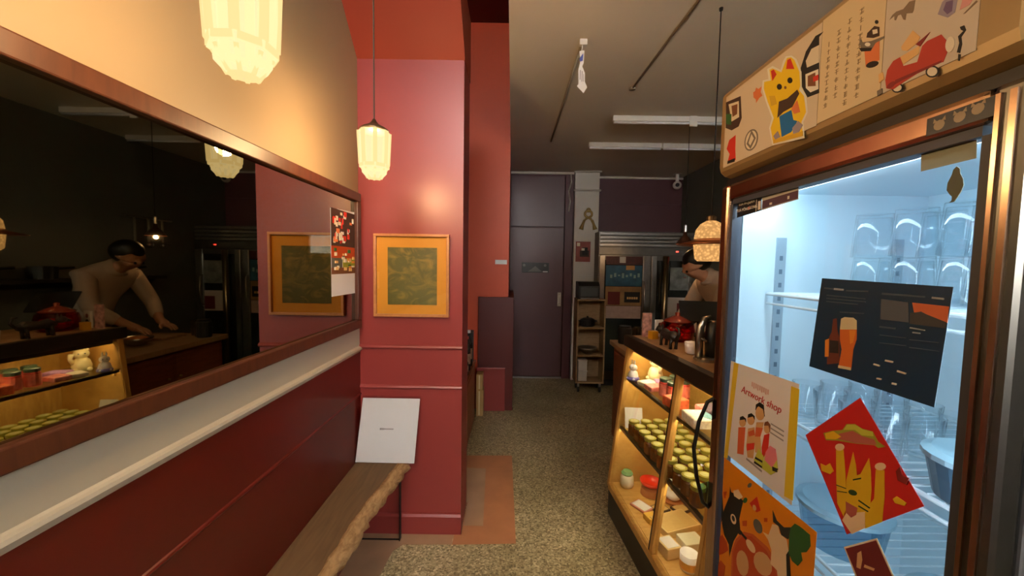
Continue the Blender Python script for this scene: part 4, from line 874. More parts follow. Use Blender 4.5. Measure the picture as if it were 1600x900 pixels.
# ------------------------------------------------------------------ slanted display case beside the fridge
CO = Vector((.595, 2.263, 0)); CA = math.atan(.083)
cc, cs = math.cos(CA), math.sin(CA)
def W(x, y, z=0): return (CO.x + x * cc - y * cs, CO.y + x * cs + y * cc, z)   # case coordinates to room
def fx(z): return max(0.0, (z - .18)) * .1126
ca = thing('display_case', 'wooden display case with slanted glass front beside the fridge', 'cabinet', CO, rz=CA)
LEN, DEP = .965, .50
def cb(name, mb, mt, par=ca, bev=0.0): return mb.build(name, mt, par, bev, local=True)
endp = [(0, .18), (fx(1.03), 1.03), (DEP, 1.03), (DEP, .03), (.02, .03), (.02, .18)]
cb('end_panel', MB().prism(endp, (0, -.03, 0), (1, 0, 0), (0, 0, 1), (0, 1, 0), 0, .03), M_case_wood, bev=.003)
cb('end_panel', MB().prism(endp, (0, -LEN, 0), (1, 0, 0), (0, 0, 1), (0, 1, 0), 0, .03), M_case_wood, bev=.003)
cb('back_board', MB().box((DEP - .015, -LEN + .03, .19), (DEP, -.03, 1.03)), M_case_wood)
cb('base_board', MB().box((0.028, -LEN + .03, .185), (DEP - .015, -.03, .205)), M_case_wood)
cb('sill', MB().box((-.004, -LEN + .03, .17), (.026, -.03, .208)), M_case_wood, bev=.003)
cb('kick_board', MB().box((.012, -LEN, 0), (.03, 0, .17)), M_blackwood)
x1 = fx(1.03)
cb('top_rail', MB().box((x1 - .014, -LEN - .0, 1.03), (x1 + .03, .012, 1.095)), M_blackwood, bev=.003)
cb('worktop', MB().box((x1 + .03, -LEN, 1.03), (.62, .012, 1.090)), M_counter, bev=.003)
def post(y, w, mt, name):
    return cb(name, MB().hexa([(.0, y, .205), (.026, y, .205), (.026, y + w, .205), (.0, y + w, .205), (x1, y, 1.03), (x1 + .026, y, 1.03), (x1 + .026, y + w, 1.03), (x1, y + w, 1.03)]), mt)
post(-.612, .026, M_case_wood, 'front_post')
post(-.585, .010, M_blackwood, 'front_bead')
post(-LEN + .03, .02, M_case_wood, 'front_post')
for y0, y1 in ((-.575, -.03), (-LEN + .05, -.612)):
    z0, z1 = .21, 1.028
    cb('front_glass', MB().hexa([(fx(z0) + .008, y0, z0), (fx(z0) + .012, y0, z0), (fx(z0) + .012, y1, z0), (fx(z0) + .008, y1, z0), (fx(z1) + .008, y0, z1), (fx(z1) + .012, y0, z1), (fx(z1) + .012, y1, z1), (fx(z1) + .008, y1, z1)]), M_glass)
cb('shelf', MB().box((fx(.85) + .015, -LEN + .03, .846), (.38, -.03, .854)), thin_glass('shelf_glass', (.90, .94, .90), 1.45))
cb('shelf', MB().box((fx(.56) + .015, -LEN + .03, .553), (DEP - .015, -.03, .563)), thin_glass('shelf_glass', (.90, .94, .90), 1.45))
for z in (.842, .549):
    for y in (-.045, -.63, -LEN + .045):
        cb('shelf_bracket', MB().prism([(fx(z) + .028, z), (fx(z) + .09, z), (fx(z) + .028, z - .03)], (0, y - .008, 0), (1, 0, 0), (0, 0, 1), (0, 1, 0), 0, .012), M_case_wood)
G_case = glow('warm_case_led', (1.0, 0.80, 0.46), CASE_LED)
lp = cb('light_profile', MB().box((x1 + .030, -LEN + .035, 1.000), (x1 + .033, -.032, 1.030)), M_steel_dark)
cb('light_strip', MB().box((x1 + .036, -LEN + .05, 1.018), (x1 + .052, -.05, 1.027)), G_case, lp)

for z_, nm in ((.8455, 'a'), (.5525, 'b')):  # unseen strips and covers added to brighten the lower levels
    f0 = fx(z_) + .016
    lp = cb('light_profile', MB().box((f0, -LEN + .035, z_ - .016), (f0 + .003, -.032, z_)).box((f0 + .003, -LEN + .035, z_ - .003), (f0 + .020, -.032, z_)), M_steel_dark)
    cb('light_strip', MB().box((f0 + .006, -LEN + .04, z_ - .010), (f0 + .016, -.036, z_ - .004)), G_case, lp)
def fig_ring(r, n=10): return [(r * math.cos(2*PI*k/n), r * math.sin(2*PI*k/n)) for k in range(n)]
# figurines on the glass shelf
def animal(loc, s, label, cat_, mt, name, ears='cat', mt2=None, rz=0.0):
    t = thing(name, label, cat_, loc, rz=rz)
    MB().lathe([(.020*s, 0), (.034*s, .006*s), (.038*s, .030*s), (.030*s, .058*s), (.018*s, .070*s)], n=16).build('body', mt2 or mt, t, smooth=True, local=True)
    MB().ball((0, 0, .090*s), (.030*s, .027*s, .026*s)).build('head', mt, t, smooth=True, local=True)
    for sx in (-1, 1):
        if ears == 'cat': MB().lathe([(.011*s, 0), (.0005, .020*s)], (sx * .018*s, 0, .108*s), 8).build('ear', mt, t, local=True)
        else: MB().ball((sx * .010*s, 0, .125*s), (.006*s, .006*s, .022*s), 8, 6).build('ear', mt, t, smooth=True, local=True)
        MB().ball((sx * .011*s, -.0255*s, .094*s), .0035*s, 6, 4).build('eye', M_black, t, local=True)
        MB().ball((sx * .024*s, -.026*s, .012*s), (.012*s, .014*s, .010*s), 8, 6).build('paw', mt, t, smooth=True, local=True)
    if ears == 'cat':
        MB().tube([(.030*s, -.01*s, .045*s), (.040*s, -.02*s, .070*s), (.036*s, -.024*s, .095*s)], [.009*s, .008*s, .010*s], 8).build('raised_arm', mt, t, smooth=True, local=True)
    return t
M_ivory = mat('ivory_ceramic', srgb(244, 228, 176), .3, coat=.3)
M_whitecer = mat('white_ceramic', srgb(238, 234, 232), .3, coat=.3)
M_violet = mat('violet_ceramic', srgb(120, 112, 190), .35)
animal(W(.10, -.10, .854), .78, 'small white and violet rabbit figurine on the glass shelf', 'figurine', M_whitecer, 'rabbit_figurine', 'rabbit', None, rz=-.9)
MB().lathe([(.034, 0), (.036, .012), (.028, .020)], n=16).build('base', M_violet, bpy.data.objects['rabbit_figurine'], smooth=True, local=True).location = (0, 0, 0)
animal(W(.225, -.115, .854), 1.12, 'cream beckoning cat figurine behind the rabbit in the case', 'figurine', M_ivory, 'cat_figurine', rz=-.9)
def packet(x, y, z, a, b, h, rz, mt, label, name='snack_packet', par=None, group='packets in the display case'):
    t = tag(MB().box((-a/2, -b/2, 0), (a/2, b/2, h)).build(name, mt, None, min(.006, h * .35), local=True), label, 'packet', group)
    t.location = W(x, y, z); t.rotation_euler = (0, 0, CA + rz); return t
pk = [mat('pink_packet', srgb(226, 140, 130), .45, var=.35, scale=60), mat('white_packet', srgb(240, 228, 206), .45, var=.2, scale=70), mat('lilac_packet', srgb(176, 130, 176), .45, var=.3, scale=60), mat('coral_packet', srgb(236, 110, 66), .45, var=.35, scale=60)]
packet(.14, -.205, .854, .09, .07, .022, .3, pk[1], 'white printed packet lying by the rabbit figurine')
packet(.225, -.225, .854, .10, .07, .03, -.2, pk[2], 'lilac printed packet lying beside the cream cat figurine')
packet(.145, -.285, .854, .09, .075, .026, .1, pk[0], 'pink printed packet lying before the red jars')
packet(.13, -.525, .854, .08, .09, .045, .2, pk[3], 'coral packet on the glass shelf left of the post')
packet(.13, -.72, .854, .10, .12, .04, -.1, pk[1], 'white packet on the glass shelf right of the post')
packet(.22, -.66, .854, .10, .09, .05, .15, pk[0], 'pink packet on the glass shelf right of the post, towards the back')
# red jars with dark lids
M_redj = mat('red_jar_label', srgb(190, 62, 52), .3, var=.25, scale=40)
M_dlid = mat('dark_green_lid', (.03, .05, .03), .35)
j0 = None
for k, (x, y) in enumerate(((.155, -.375), (.16, -.445), (.225, -.34), (.23, -.41))):
    lb = ('red jar with dark lid, front left of four on the glass shelf', 'red jar with dark lid, front right of four on the glass shelf', 'red jar with dark lid, back left of four on the glass shelf', 'red jar with dark lid, back right of four on the glass shelf')[k]
    if j0 is None:
        j0 = thing('red_jar', lb, 'jar', W(x, y, .854), 'red jars in the display case')
        MB().lathe([(.028, 0), (.030, .004), (.030, .068), (.027, .074)], n=16).build('jar_body', M_redj, j0, local=True)
        MB().lathe([(.0305, 0), (.0305, .055)], (0, 0, .008), 16, cap=False).build('label_band', mat('pale_red_band', srgb(226, 120, 100), .5, var=.3, scale=50), j0, local=True)
        MB().lathe([(.029, .074), (.029, .090), (.026, .092)], n=16).build('lid', M_dlid, j0, local=True)
    else: dup(j0, W(x, y, .854), lb)
# rows of jam jars with green-gold lids
M_jam = mat('amber_jam', srgb(120, 74, 20), .2, coat=.5)
M_lid = mat('green_gold_lid', srgb(186, 182, 80), .3, metal=.55)
M_lidr = mat('lid_disc', srgb(214, 214, 150), .35, metal=.3)
jj = None; R5 = random.Random(11)
for i in range(4):
    for k in range(10):
        x = .085 + i * .070 + R5.uniform(-.004, .004); y = -.175 - k * .070 + R5.uniform(-.004, .004)
        lb = 'amber jam jar with green-gold lid, %s row on the lower shelf, %s from far end' % (('front', 'second', 'third', 'back')[i], ORD[k])
        if jj is None:
            jj = thing('jam_jar', lb, 'jar', W(x, y, .563), 'jam jars on the lower glass shelf')
            MB().lathe([(.028, 0), (.031, .006), (.031, .055), (.026, .064)], n=14).build('jar_body', M_jam, jj, smooth=False, local=True)
            MB().lathe([(.029, .064), (.029, .080)], n=14).build('lid', M_lid, jj, local=True)
            MB().lathe([(.020, .0801), (.020, .0812)], n=14).build('lid_disc', M_lidr, jj, local=True)
        else: dup(jj, W(x, y, .563), lb)
c_ = tag(MB().prism([(0, 0), (.10, 0), (.10, .115), (0, .115)], (0, 0, 0), (1, 0, 0), (0, .25, .97), (0, -1, .25), 0, .002).build('price_card', M_paper, local=True), 'tall white card leaning in the case behind the jam jars', 'card'); c_.location = W(.07, -.085, .5635); c_.rotation_euler = (0, 0, CA - .15)
MB().box((.012, .02, .06), (.088, .0205, .062)).build('ink_line', ink, c_, local=True)
# bottom of the case
zb = .2052
pch = thing('pouch', 'white pouch with a green top at the far end of the case floor', 'pouch', W(.095, -.075, zb))
MB().lathe([(.030, 0), (.040, .02), (.038, .06), (.028, .075)], n=12).build('bag', mat('white_bag', srgb(232, 222, 196), .6, var=.1, scale=30), pch, smooth=True, local=True)
MB().lathe([(.030, .074), (.034, .082), (.024, .096)], n=12).build('top_flap', mat('mint_green', srgb(120, 168, 110), .6), pch, local=True)
bw = thing('red_bowl', 'small red bowl on a tan ring stand in the case', 'bowl', W(.20, -.16, zb))
MB().lathe([(.045, 0), (.055, .004), (.050, .035), (.030, .042)], n=20).build('stand', mat('tan_lacquer', srgb(170, 106, 60), .4), bw, local=True)
MB().lathe([(.022, .042), (.052, .062), (.060, .082), (.056, .082), (.045, .066), (.01, .054)], n=20).build('bowl', mat('vermilion_lacquer', srgb(212, 44, 22), .25, coat=.5), bw, smooth=True, local=True)
def boxitem(name, x, y, z, a, b, h, rz, mt, label, cat='box', lid=None, tilt=0.0):
    t = tag(MB().box((-a/2, -b/2, 0), (a/2, b/2, h)).build(name, mt, None, .003, local=True), label, cat)
    t.location = W(x, y, z); t.rotation_euler = (tilt, 0, CA + rz)
    if lid: MB().box((-a/2 + .008, -b/2 + .008, h), (a/2 - .008, b/2 - .008, h + .001)).build('printed_top', lid, t, local=True)
    return t
M_crbox = mat('cream_box', srgb(222, 190, 128), .55, var=.06); M_goldbox = mat('kraft_gold_paper', srgb(206, 172, 106), .5, var=.08)
boxitem('framed_card', .10, -.275, zb, .075, .10, .012, .5, mat('pink_frame', srgb(200, 130, 110), .5), 'small pink-edged card lying near the case sill', 'card', M_paper)
boxitem('picture_tile', .19, -.30, zb, .085, .07, .012, .35, mat('dark_tile', srgb(60, 44, 30), .4), 'dark square picture tile with pale centre on the case floor, left one', 'tile', M_goldbox)
boxitem('picture_tile', .30, -.31, zb, .085, .07, .012, .35, mat('dark_tile', srgb(60, 44, 30), .4), 'dark square picture tile with pale centre on the case floor, right one', 'tile', M_goldbox)
boxitem('gift_box', .20, -.435, zb, .20, .13, .035, .25, M_crbox, 'wide flat cream gift box with a printed lid in the case', 'box', M_goldbox)
boxitem('gift_box', .10, -.385, zb, .05, .06, .03, .2, mat('yellow_box', srgb(226, 180, 70), .5), 'small yellow box by the case sill next to the cream gift box')
boxitem('wrapped_block', .085, -.60, zb, .075, .085, .05, .2, M_crbox, 'small wrapped cream block at the near end of the case floor', 'box', M_paper)
boxitem('clear_box', .205, -.575, zb, .10, .08, .045, .1, mat('pale_plastic_box', srgb(214, 208, 180), .25), 'pale plastic box beside the wrapped block in the case')
mg = thing('mug', 'small white cup with an amber band near the case sill', 'cup', W(.125, -.70, zb))
MB().lathe([(.030, 0), (.036, .01), (.038, .075), (.034, .075), (.031, .012), (.01, .010)], n=20).build('cup_body', M_whitecer, mg, smooth=True, local=True)
MB().lathe([(.0375, .015), (.0392, .048)], n=20, cap=False).build('amber_band', mat('amber_band', srgb(222, 160, 50), .4), mg, local=True)
mc = thing('meringue_figure', 'stacked rounded white ceramic figure on a tan tray in the case', 'figurine', W(.30, -.225, zb))
MB().lathe([(.05, 0), (.060, .004), (.062, .014)], n=20).build('tray', mat('tan_lacquer', srgb(170, 106, 60), .4), mc, local=True)
MB().lathe([(.030, .014), (.044, .03), (.044, .05), (.034, .062), (.042, .075), (.042, .095), (.030, .108), (.034, .120), (.028, .140), (.008, .150)], n=18).build('figure', M_whitecer, mc, smooth=True, local=True)
boxitem('brown_box', .38, -.20, zb, .07, .07, .09, 0, mat('tan_box', srgb(176, 120, 74), .5), 'small tan box behind the rounded white figure in the case')

# ------------------------------------------------------------------ on the counter above the case
zt = 1.0905
RG = thin_glass('red_glass', (.85, .10, .03), 1.45, 1.2)
rb = thing('red_glass_jar', 'wide red glass jar of sweets glowing on the counter', 'jar', W(.33, -.14, zt))
MB().lathe([(.060, 0), (.085, .015), (.092, .06), (.085, .095), (.070, .105), (.066, .105), (.080, .092), (.087, .06), (.08, .018), (.05, .006)], n=24, cap=False).build('jar_body', RG, rb, smooth=True, local=True)
MB().lathe([(.074, .105), (.076, .112), (.03, .135), (.012, .140), (.014, .155), (.004, .160)], n=20).build('lid', mat('dark_red_lid', (.22, .03, .015), .25, coat=.4), rb, smooth=True, local=True)
R6 = random.Random(4)
for k in range(26):
    a = R6.random() * 2 * PI; r = .060 * math.sqrt(R6.random())
    MB().ball((r * math.cos(a), r * math.sin(a), .022 + .017 * (k // 9)), (.019, .015, .012), 8, 6).build('sweet', (mat('red_sweet', srgb(214, 44, 26), .35), mat('orange_sweet', srgb(226, 96, 50), .35), mat('pale_sweet', srgb(236, 150, 120), .35))[k % 3], rb, smooth=True, local=True)
# black iron animal
bd = thing('iron_animal', 'black cast iron animal figurine standing on the counter edge', 'figurine', W(.19, -.32, zt), rz=CA)
M_iron = mat('black_cast_iron', (.022, .016, .014), .5, var=.2, scale=60, bump=.2)
MB().tube([(0, .075, .058), (0, .04, .066), (0, 0, .060), (0, -.05, .064), (0, -.08, .058)], [.012, .026, .022, .027, .014], 10).build('body', M_iron, bd, smooth=True, local=True)
MB().ball((0, .098, .078), (.018, .026, .019), 10, 7).build('head', M_iron, bd, smooth=True, local=True)
MB().tube([(0, .115, .075), (0, .138, .068)], [.011, .007], 8).build('muzzle', M_iron, bd, smooth=True, local=True)
for sx in (-1, 1):
    MB().lathe([(.007, 0), (.001, .022)], (sx * .011, .090, .090), 6).build('ear', M_iron, bd, local=True)
    for y in (.045, -.055): MB().tube([(sx * .012, y, .055), (sx * .015, y + .004, .028), (sx * .014, y + .006, 0)], [.011, .0075, .0085], 8).build('leg', M_iron, bd, smooth=True, local=True)
MB().tube([(0, -.085, .062), (0, -.105, .085), (0, -.095, .110), (0, -.075, .112)], [.008, .007, .006, .004], 8).build('tail', M_iron, bd, smooth=True, local=True)
yb_ = tag(MB().box((-.022, -.018, 0), (.022, .018, .045)).build('yellow_box', mat('mustard_box', srgb(206, 150, 24), .5), None, .002, local=True), 'small mustard yellow box beside the red glass jar', 'box'); yb_.location = W(.21, -.10, zt); yb_.rotation_euler = (0, 0, .4)
# chrome bell-shaped dispenser near the fridge
cd = thing('chrome_dispenser', 'chrome arched dispenser on the counter next to the fridge', 'dispenser', W(.22, -.60, zt), rz=CA)
MB().lathe([(.050, 0), (.052, .012), (.040, .018)], n=20).build('base', M_steel, cd, local=True)
MB().tube([(-.032, 0, .015), (-.034, 0, .09), (-.030, 0, .15), (-.012, 0, .185), (.015, 0, .19)], [.016, .017, .016, .014, .012], 12).build('arched_column', M_steel, cd, smooth=True, local=True)
MB().lathe([(.030, .018), (.034, .10), (.030, .17), (.01, .178)], (.03, 0, 0), 16).build('black_body', M_black, cd, smooth=True, local=True)
MB().tube([(-.03, -.018, .10), (-.03, -.045, .095)], .005, 8).build('spout', M_steel, cd, local=True)
wc = tag(MB().lathe([(.022, 0), (.030, .006), (.034, .055), (.030, .055), (.027, .010), (.008, .008)], n=16).build('small_bowl', M_whitecer, smooth=True, local=True), 'small white cup on the counter between iron animal and chrome dispenser', 'cup'); wc.location = W(.23, -.47, zt)
# tablet on a stand
tb = thing('tablet', 'black tablet tilted on a stand behind the red jar', 'tablet', W(.52, -.05, zt), rz=-.25)
MB().prism([(-.11, 0), (.11, 0), (.11, .15), (-.11, .15)], (0, 0, .085), (1, 0, 0), (0, .62, .78), (0, -.78, .62), 0, .010).build('screen', mat('tablet_black', (.008, .009, .012), .2), tb, .003, local=True)
MB().tube([(0, .06, 0), (0, .05, .11)], .009, 8).build('stand', M_black, tb, local=True)
MB().lathe([(.06, 0), (.06, .008)], (0, .05, 0), 18).build('foot', M_black, tb, local=True)
def standcard(name, loc, wdt, h, rz, mt, label, d=.012):
    t = tag(MB().box((-wdt/2, -d/2, 0), (wdt/2, d/2, h)).build(name, mt, None, 0, local=True), label, 'card'); t.location = loc; t.rotation_euler = (0, 0, rz); return t
M_rp = mat('red_white_pattern', srgb(196, 150, 140), .5, var=.55, scale=45)
k = standcard('menu_block', W(.20, -.035, zt), .055, .14, .15, M_rp, 'upright card with a red and white pattern on the counter corner')
k = standcard('menu_block', W(.28, -.03, zt), .06, .10, .3, M_whitecer, 'upright pale card with dark emblem beside the patterned card')
MB().prism(fig_ring(.016, 14), (0, -.0062, .035), (1, 0, 0), (0, 0, 1), (0, -1, 0), 0, .0006).build('emblem', M_black, k, local=True)
MB().prism(fig_ring(.013, 14), (0, -.0062, .072), (1, 0, 0), (0, 0, 1), (0, -1, 0), 0, .0006).build('emblem', mat('dull_red', srgb(130, 50, 40), .5), k, local=True)
pp = tag(MB().prism([(0, 0), (.09, 0), (.09, .06), (0, .06)], (0, 0, 0), (1, 0, 0), (0, .5, .86), (0, -.86, .5), 0, .001).build('paper_slip', M_paper, local=True), 'white paper slip propped before the tablet', 'paper'); pp.location = W(.41, -.02, zt); pp.rotation_euler = (0, 0, .5)

# ------------------------------------------------------------------ copper pendant over the counter
lb_ = thing('copper_pendant_lamp', 'glowing glass pendant with copper brim above the counter beside the fridge', 'lamp', (.962, 1.88, 1.533))
G_peb = glow('lit_pebbled_glass', (1.0, 0.50, 0.16), 0.95, .2, 70)
MB().lathe([(.010, .004), (.055, .0), (.068, .012), (.076, .080)], (.962, 1.88, 1.533), 24, cap=False).build('lower_glass', G_peb, lb_, smooth=True)
MB().lathe([(.074, .108), (.068, .150), (.048, .180), (.020, .196)], (.962, 1.88, 1.533), 24, cap=False).build('upper_glass', G_peb, lb_, smooth=True)
MB().lathe([(.150, .078), (.152, .082), (.085, .100), (.072, .108), (.068, .108), (.080, .096), (.148, .079)], (.962, 1.88, 1.533), 32, cap=False).build('copper_brim', mat('copper_shade', (.46, .17, .08), .3, metal=1.0), lb_, smooth=True)
MB().lathe([(.022, .194), (.022, .215), (.010, .222)], (.962, 1.88, 1.533), 14).build('cap', M_cap, lb_)
MB().tube([(.962, 1.88, 1.75), (.962, 1.88, ZC)], .003, 6).build('cord', M_metal_black, lb_)
MB().lathe([(.008, ZC - .012 - 1.533), (.009, ZC - 1.533)], (.962, 1.88, 1.533), 14).build('ceiling_rose', M_metal_black, lb_)
lamp('bulb_light', (0, 0, .05), COPPER_W, (1.0, .6, .28), .02, lb_)
def cone_lamp(loc, label):
    t = thing('cone_pendant_lamp', label, 'lamp', loc, 'cone pendants in the kitchen')
    MB().lathe([(.078, 0), (.072, .008), (.045, .045), (.018, .075), (.016, .105), (.013, .105), (.015, .074), (.042, .044), (.070, .006)], loc, 24, cap=False).build('shade', mat('brown_enamel', (.09, .03, .015), .35, metal=.5), t, smooth=True)
    MB().ball((loc[0], loc[1], loc[2] + .03), .018).build('bulb', glow('warm_bulb', (1, .6, .25), 9.0), t, smooth=True)
    MB().lathe([(.014, .10), (.014, .16), (.006, .17)], loc, 12).build('cap', M_steel, t)
    MB().tube([(loc[0], loc[1], loc[2] + .16), (loc[0], loc[1], ZC)], .003, 6).build('cord', M_metal_black, t)
    lamp('bulb_light', (0, 0, -.012), CONE_W, (1.0, .58, .26), .015, t)
cone_lamp((1.515, 3.40, 1.708), 'small brown cone lamp hanging above the kitchen worktop')
# ------------------------------------------------------------------ kitchen worktop behind the case
kc = thing('kitchen_counter', 'brown wooden kitchen counter running on behind the display case', 'counter', (1.2, 2.95, 0))
MB().box((.90, 2.36, .02), (1.50, 3.32, .815)).build('cabinet_body', M_brown_wood, kc, .004)
for k in range(2):
    dd = MB().box((.892, 2.40 + .46 * k, .08), (.90, 2.82 + .46 * k, .78)).build('cabinet_door', M_brown_wood, kc, .003)
    MB().ball((.884, 2.78 + .10 * k, .62), .010, 8, 6).build('knob', M_gold, dd)
MB().box((.87, 2.34, .815), (1.56, 3.36, .855)).build('worktop', M_counter, kc, .004)
zk = .8552
for lb, x, y, r, h in (('clear water glass on the worktop before the steel fridge, left one', 1.02, 3.22, .032, .13), ('clear water glass on the worktop before the steel fridge, right one', 1.09, 3.27, .032, .13)):
    tag(MB().lathe([(r * .8, 0), (r, h), (r - .003, h), (r * .75, .008)], (x, y, zk), 16).build('water_glass', thin_glass('kitchen_glass', (.8, .8, .78), 1.45), smooth=True), lb, 'glass')
tag(MB().lathe([(.05, 0), (.055, .01), (.055, .13), (.045, .14), (.05, .15)], (.955, 3.20, zk), 16).build('dark_canister', mat('black_canister', (.02, .018, .016), .35)), 'black canister at the far end of the kitchen worktop', 'canister')
sc_ = thing('mixing_bowl', 'small steel bowl with orange-lit food on the worktop before the cook', 'bowl', (1.18, 2.85, zk))
MB().lathe([(.045, 0), (.085, .035), (.10, .06), (.096, .06), (.08, .036), (.03, .008)], (1.18, 2.85, zk), 20).build('bowl_body', M_steel, sc_, smooth=True)
MB().ball((1.18, 2.85, zk + .045), (.07, .07, .025), 12, 6).build('food', mat('orange_food', srgb(216, 130, 50), .5), sc_, smooth=True)
tag(MB().box((1.15, 3.02, zk), (1.40, 3.26, zk + .02)).build('cutting_board', M_counter, None, .004), 'wooden cutting board under the cone lamp', 'board')
tag(MB().box((1.30, 2.50, zk), (1.48, 2.70, zk + .17)).build('paper_box', mat('brick_box', srgb(150, 60, 40), .5, var=.2, scale=12), None, .003), 'brick red carton on the worktop behind the tablet', 'box')

# steel kitchen fridge against the back wall
kf = thing('steel_fridge', 'steel two-door kitchen fridge with louvred top and posters on its glass', 'fridge', (1.7, 4.98, 0))
KX0, KX1, KY = 1.06, 2.27, 4.72
def kx(x): return KX0 + (x - 1.005) * 1.07
def krect(a, c, b, d): return rect(kx(a), c, kx(b), d)
MB().box((KX0, KY + .03, .08), (KX1, 5.25, 1.93)).build('cabinet_body', M_steel_dark, kf, .006)
MB().box((KX0 + .03, KY + .05, 0), (KX1 - .03, 5.23, .08)).build('plinth', M_black, kf)
lv = MB().box((KX0, KY + .02, 1.66), (KX1, KY + .031, 1.93)).build('grille_panel', M_steel_dark, kf)
for k in range(4): MB().prism([(0, 0), (-.020, .008), (-.020, .034), (0, .042)], (KX0 + .01, KY + .02, 1.745 + k * .045), (0, 1, 0), (0, 0, 1), (1, 0, 0), 0, KX1 - KX0 - .02).build('louvre', M_steel, lv)
MB().box((KX0, KY + .0, 1.645), (KX1, KY + .02, 1.735)).build('control_strip', M_steel_dark, kf, .004)
MB().box((2.0, KY - .002, 1.685), (2.03, KY, 1.70)).build('indicator', glow('red_indicator', (1, .05, .03), 4.0), kf)
MB().box((2.04, KY - .002, 1.683), (2.09, KY, 1.702)).build('display', mat('grey_display', (.2, .2, .2), .4), kf)
for x0, x1 in ((KX0 + .01, kx(1.60)), (kx(1.61), KX1 - .01)):
    df = MB().box((x0, KY - .01, .12), (x0 + .065, KY + .03, 1.635)).build('door_stile', M_steel, kf, .004)
    MB().box((x1 - .095, KY - .01, .12), (x1, KY + .03, 1.635)).build('door_stile', M_steel, kf, .004)
    MB().box((x0 + .065, KY - .01, 1.58), (x1 - .095, KY + .03, 1.635)).build('door_rail', M_steel_dark, kf)
    MB().box((x0 + .065, KY - .01, .12), (x1 - .095, KY + .03, .20)).build('door_rail', M_steel_dark, kf)
    MB().box((x0 + .065, KY + .005, .20), (x1 - .095, KY + .012, 1.58)).build('door_glass', mat('dark_door_glass', (.015, .018, .018), .06, spec=.6), kf)
    MB().tube([(x1 - .085, KY - .01, .95), (x1 - .085, KY - .05, .97), (x1 - .085, KY - .055, 1.12), (x1 - .085, KY - .05, 1.30), (x1 - .085, KY - .01, 1.32)], .011, 8).build('door_handle', M_steel, kf, smooth=True)
MB().tube([(kx(1.762), KY - .035, .20), (kx(1.762), KY - .035, 1.63)], .035, 12).build('centre_post', mat('brass_steel_post', (.42, .36, .24), .3, metal=1.0), kf, smooth=True)
KD = dict(o=(0, KY + .0045, 0), u=(1, 0, 0), v=(0, 0, 1), n=(0, -1, 0))
kp = sheet('red_strip_poster', 'narrow dark red picture strip at the top of the steel fridge door', 'poster', krect(1.085, 1.525, 1.50, 1.625), mt=mat('maroon_strip', srgb(84, 34, 30), .4, var=.4, scale=25), base=.0006, o=(0, KY - .0105, 0), u=(1, 0, 0), v=(0, 0, 1), n=(0, -1, 0))
MB().prism(krect(1.24, 1.545, 1.31, 1.62), (0, KY - .0105, 0), (1, 0, 0), (0, 0, 1), (0, -1, 0), .0012, .0016).build('white_card_print', M_paper, kp)
kp = sheet('blue_poster', 'blue poster with pale lettering on the steel fridge door', 'poster', krect(1.09, 1.26, 1.505, 1.515), mt=mat('sky_blue_poster', srgb(52, 108, 140), .45, var=.35, scale=9), **KD)
for k in range(8): MB().prism(krect(1.14 + .045 * k, 1.36 + .012 * (k % 3), 1.165 + .045 * k, 1.40 + .02 * (k % 2)), KD['o'], KD['u'], KD['v'], KD['n'], .0006, .001).build('lettering', mat('pale_blue_ink', srgb(150, 190, 190), .5), kp)
MB().prism(krect(1.32, 1.46, 1.42, 1.515), KD['o'], KD['u'], KD['v'], KD['n'], .0006, .001).build('yellow_print', flat_mats('tan'), kp)
kp = sheet('snack_poster', 'tan poster with dark labels on the steel fridge door below the blue one', 'poster', krect(1.09, 1.02, 1.505, 1.255), mt=mat('tan_poster', srgb(160, 124, 74), .45, var=.25, scale=8), **KD)
MB().prism(krect(1.12, 1.03, 1.26, 1.19), KD['o'], KD['u'], KD['v'], KD['n'], .0006, .001).build('maroon_print', flat_mats('maroon'), kp)
lb2 = MB().prism(krect(1.31, 1.06, 1.49, 1.19), KD['o'], KD['u'], KD['v'], KD['n'], .0006, .001).build('black_print', flat_mats('black'), kp)
for k in range(5): MB().prism(krect(1.34 + .026 * k, 1.10, 1.36 + .026 * k, 1.128), KD['o'], KD['u'], KD['v'], KD['n'], .001, .0013).build('lettering', flat_mats('tan'), lb2)
kp = sheet('white_notice', 'pale pink notice low on the steel fridge door', 'notice', krect(1.09, .86, 1.505, 1.015), mt=mat('pale_pink_notice', srgb(188, 160, 148), .5, var=.1, scale=20), **KD)
kp = sheet('photo_sheet', 'black and white photo sheet on the right steel fridge door', 'poster', krect(1.83, 1.22, 2.06, 1.50), mt=mat('grey_photo', srgb(130, 134, 130), .45, var=.6, scale=9), **KD)
kp = sheet('white_notice', 'white notice below the photo sheet on the right steel fridge door', 'notice', krect(1.78, .88, 2.08, 1.13), mt=M_paper, **KD)
MB().prism(krect(1.92, .90, 2.07, 1.06), KD['o'], KD['u'], KD['v'], KD['n'], .0006, .001).build('maroon_print', flat_mats('maroon'), kp)

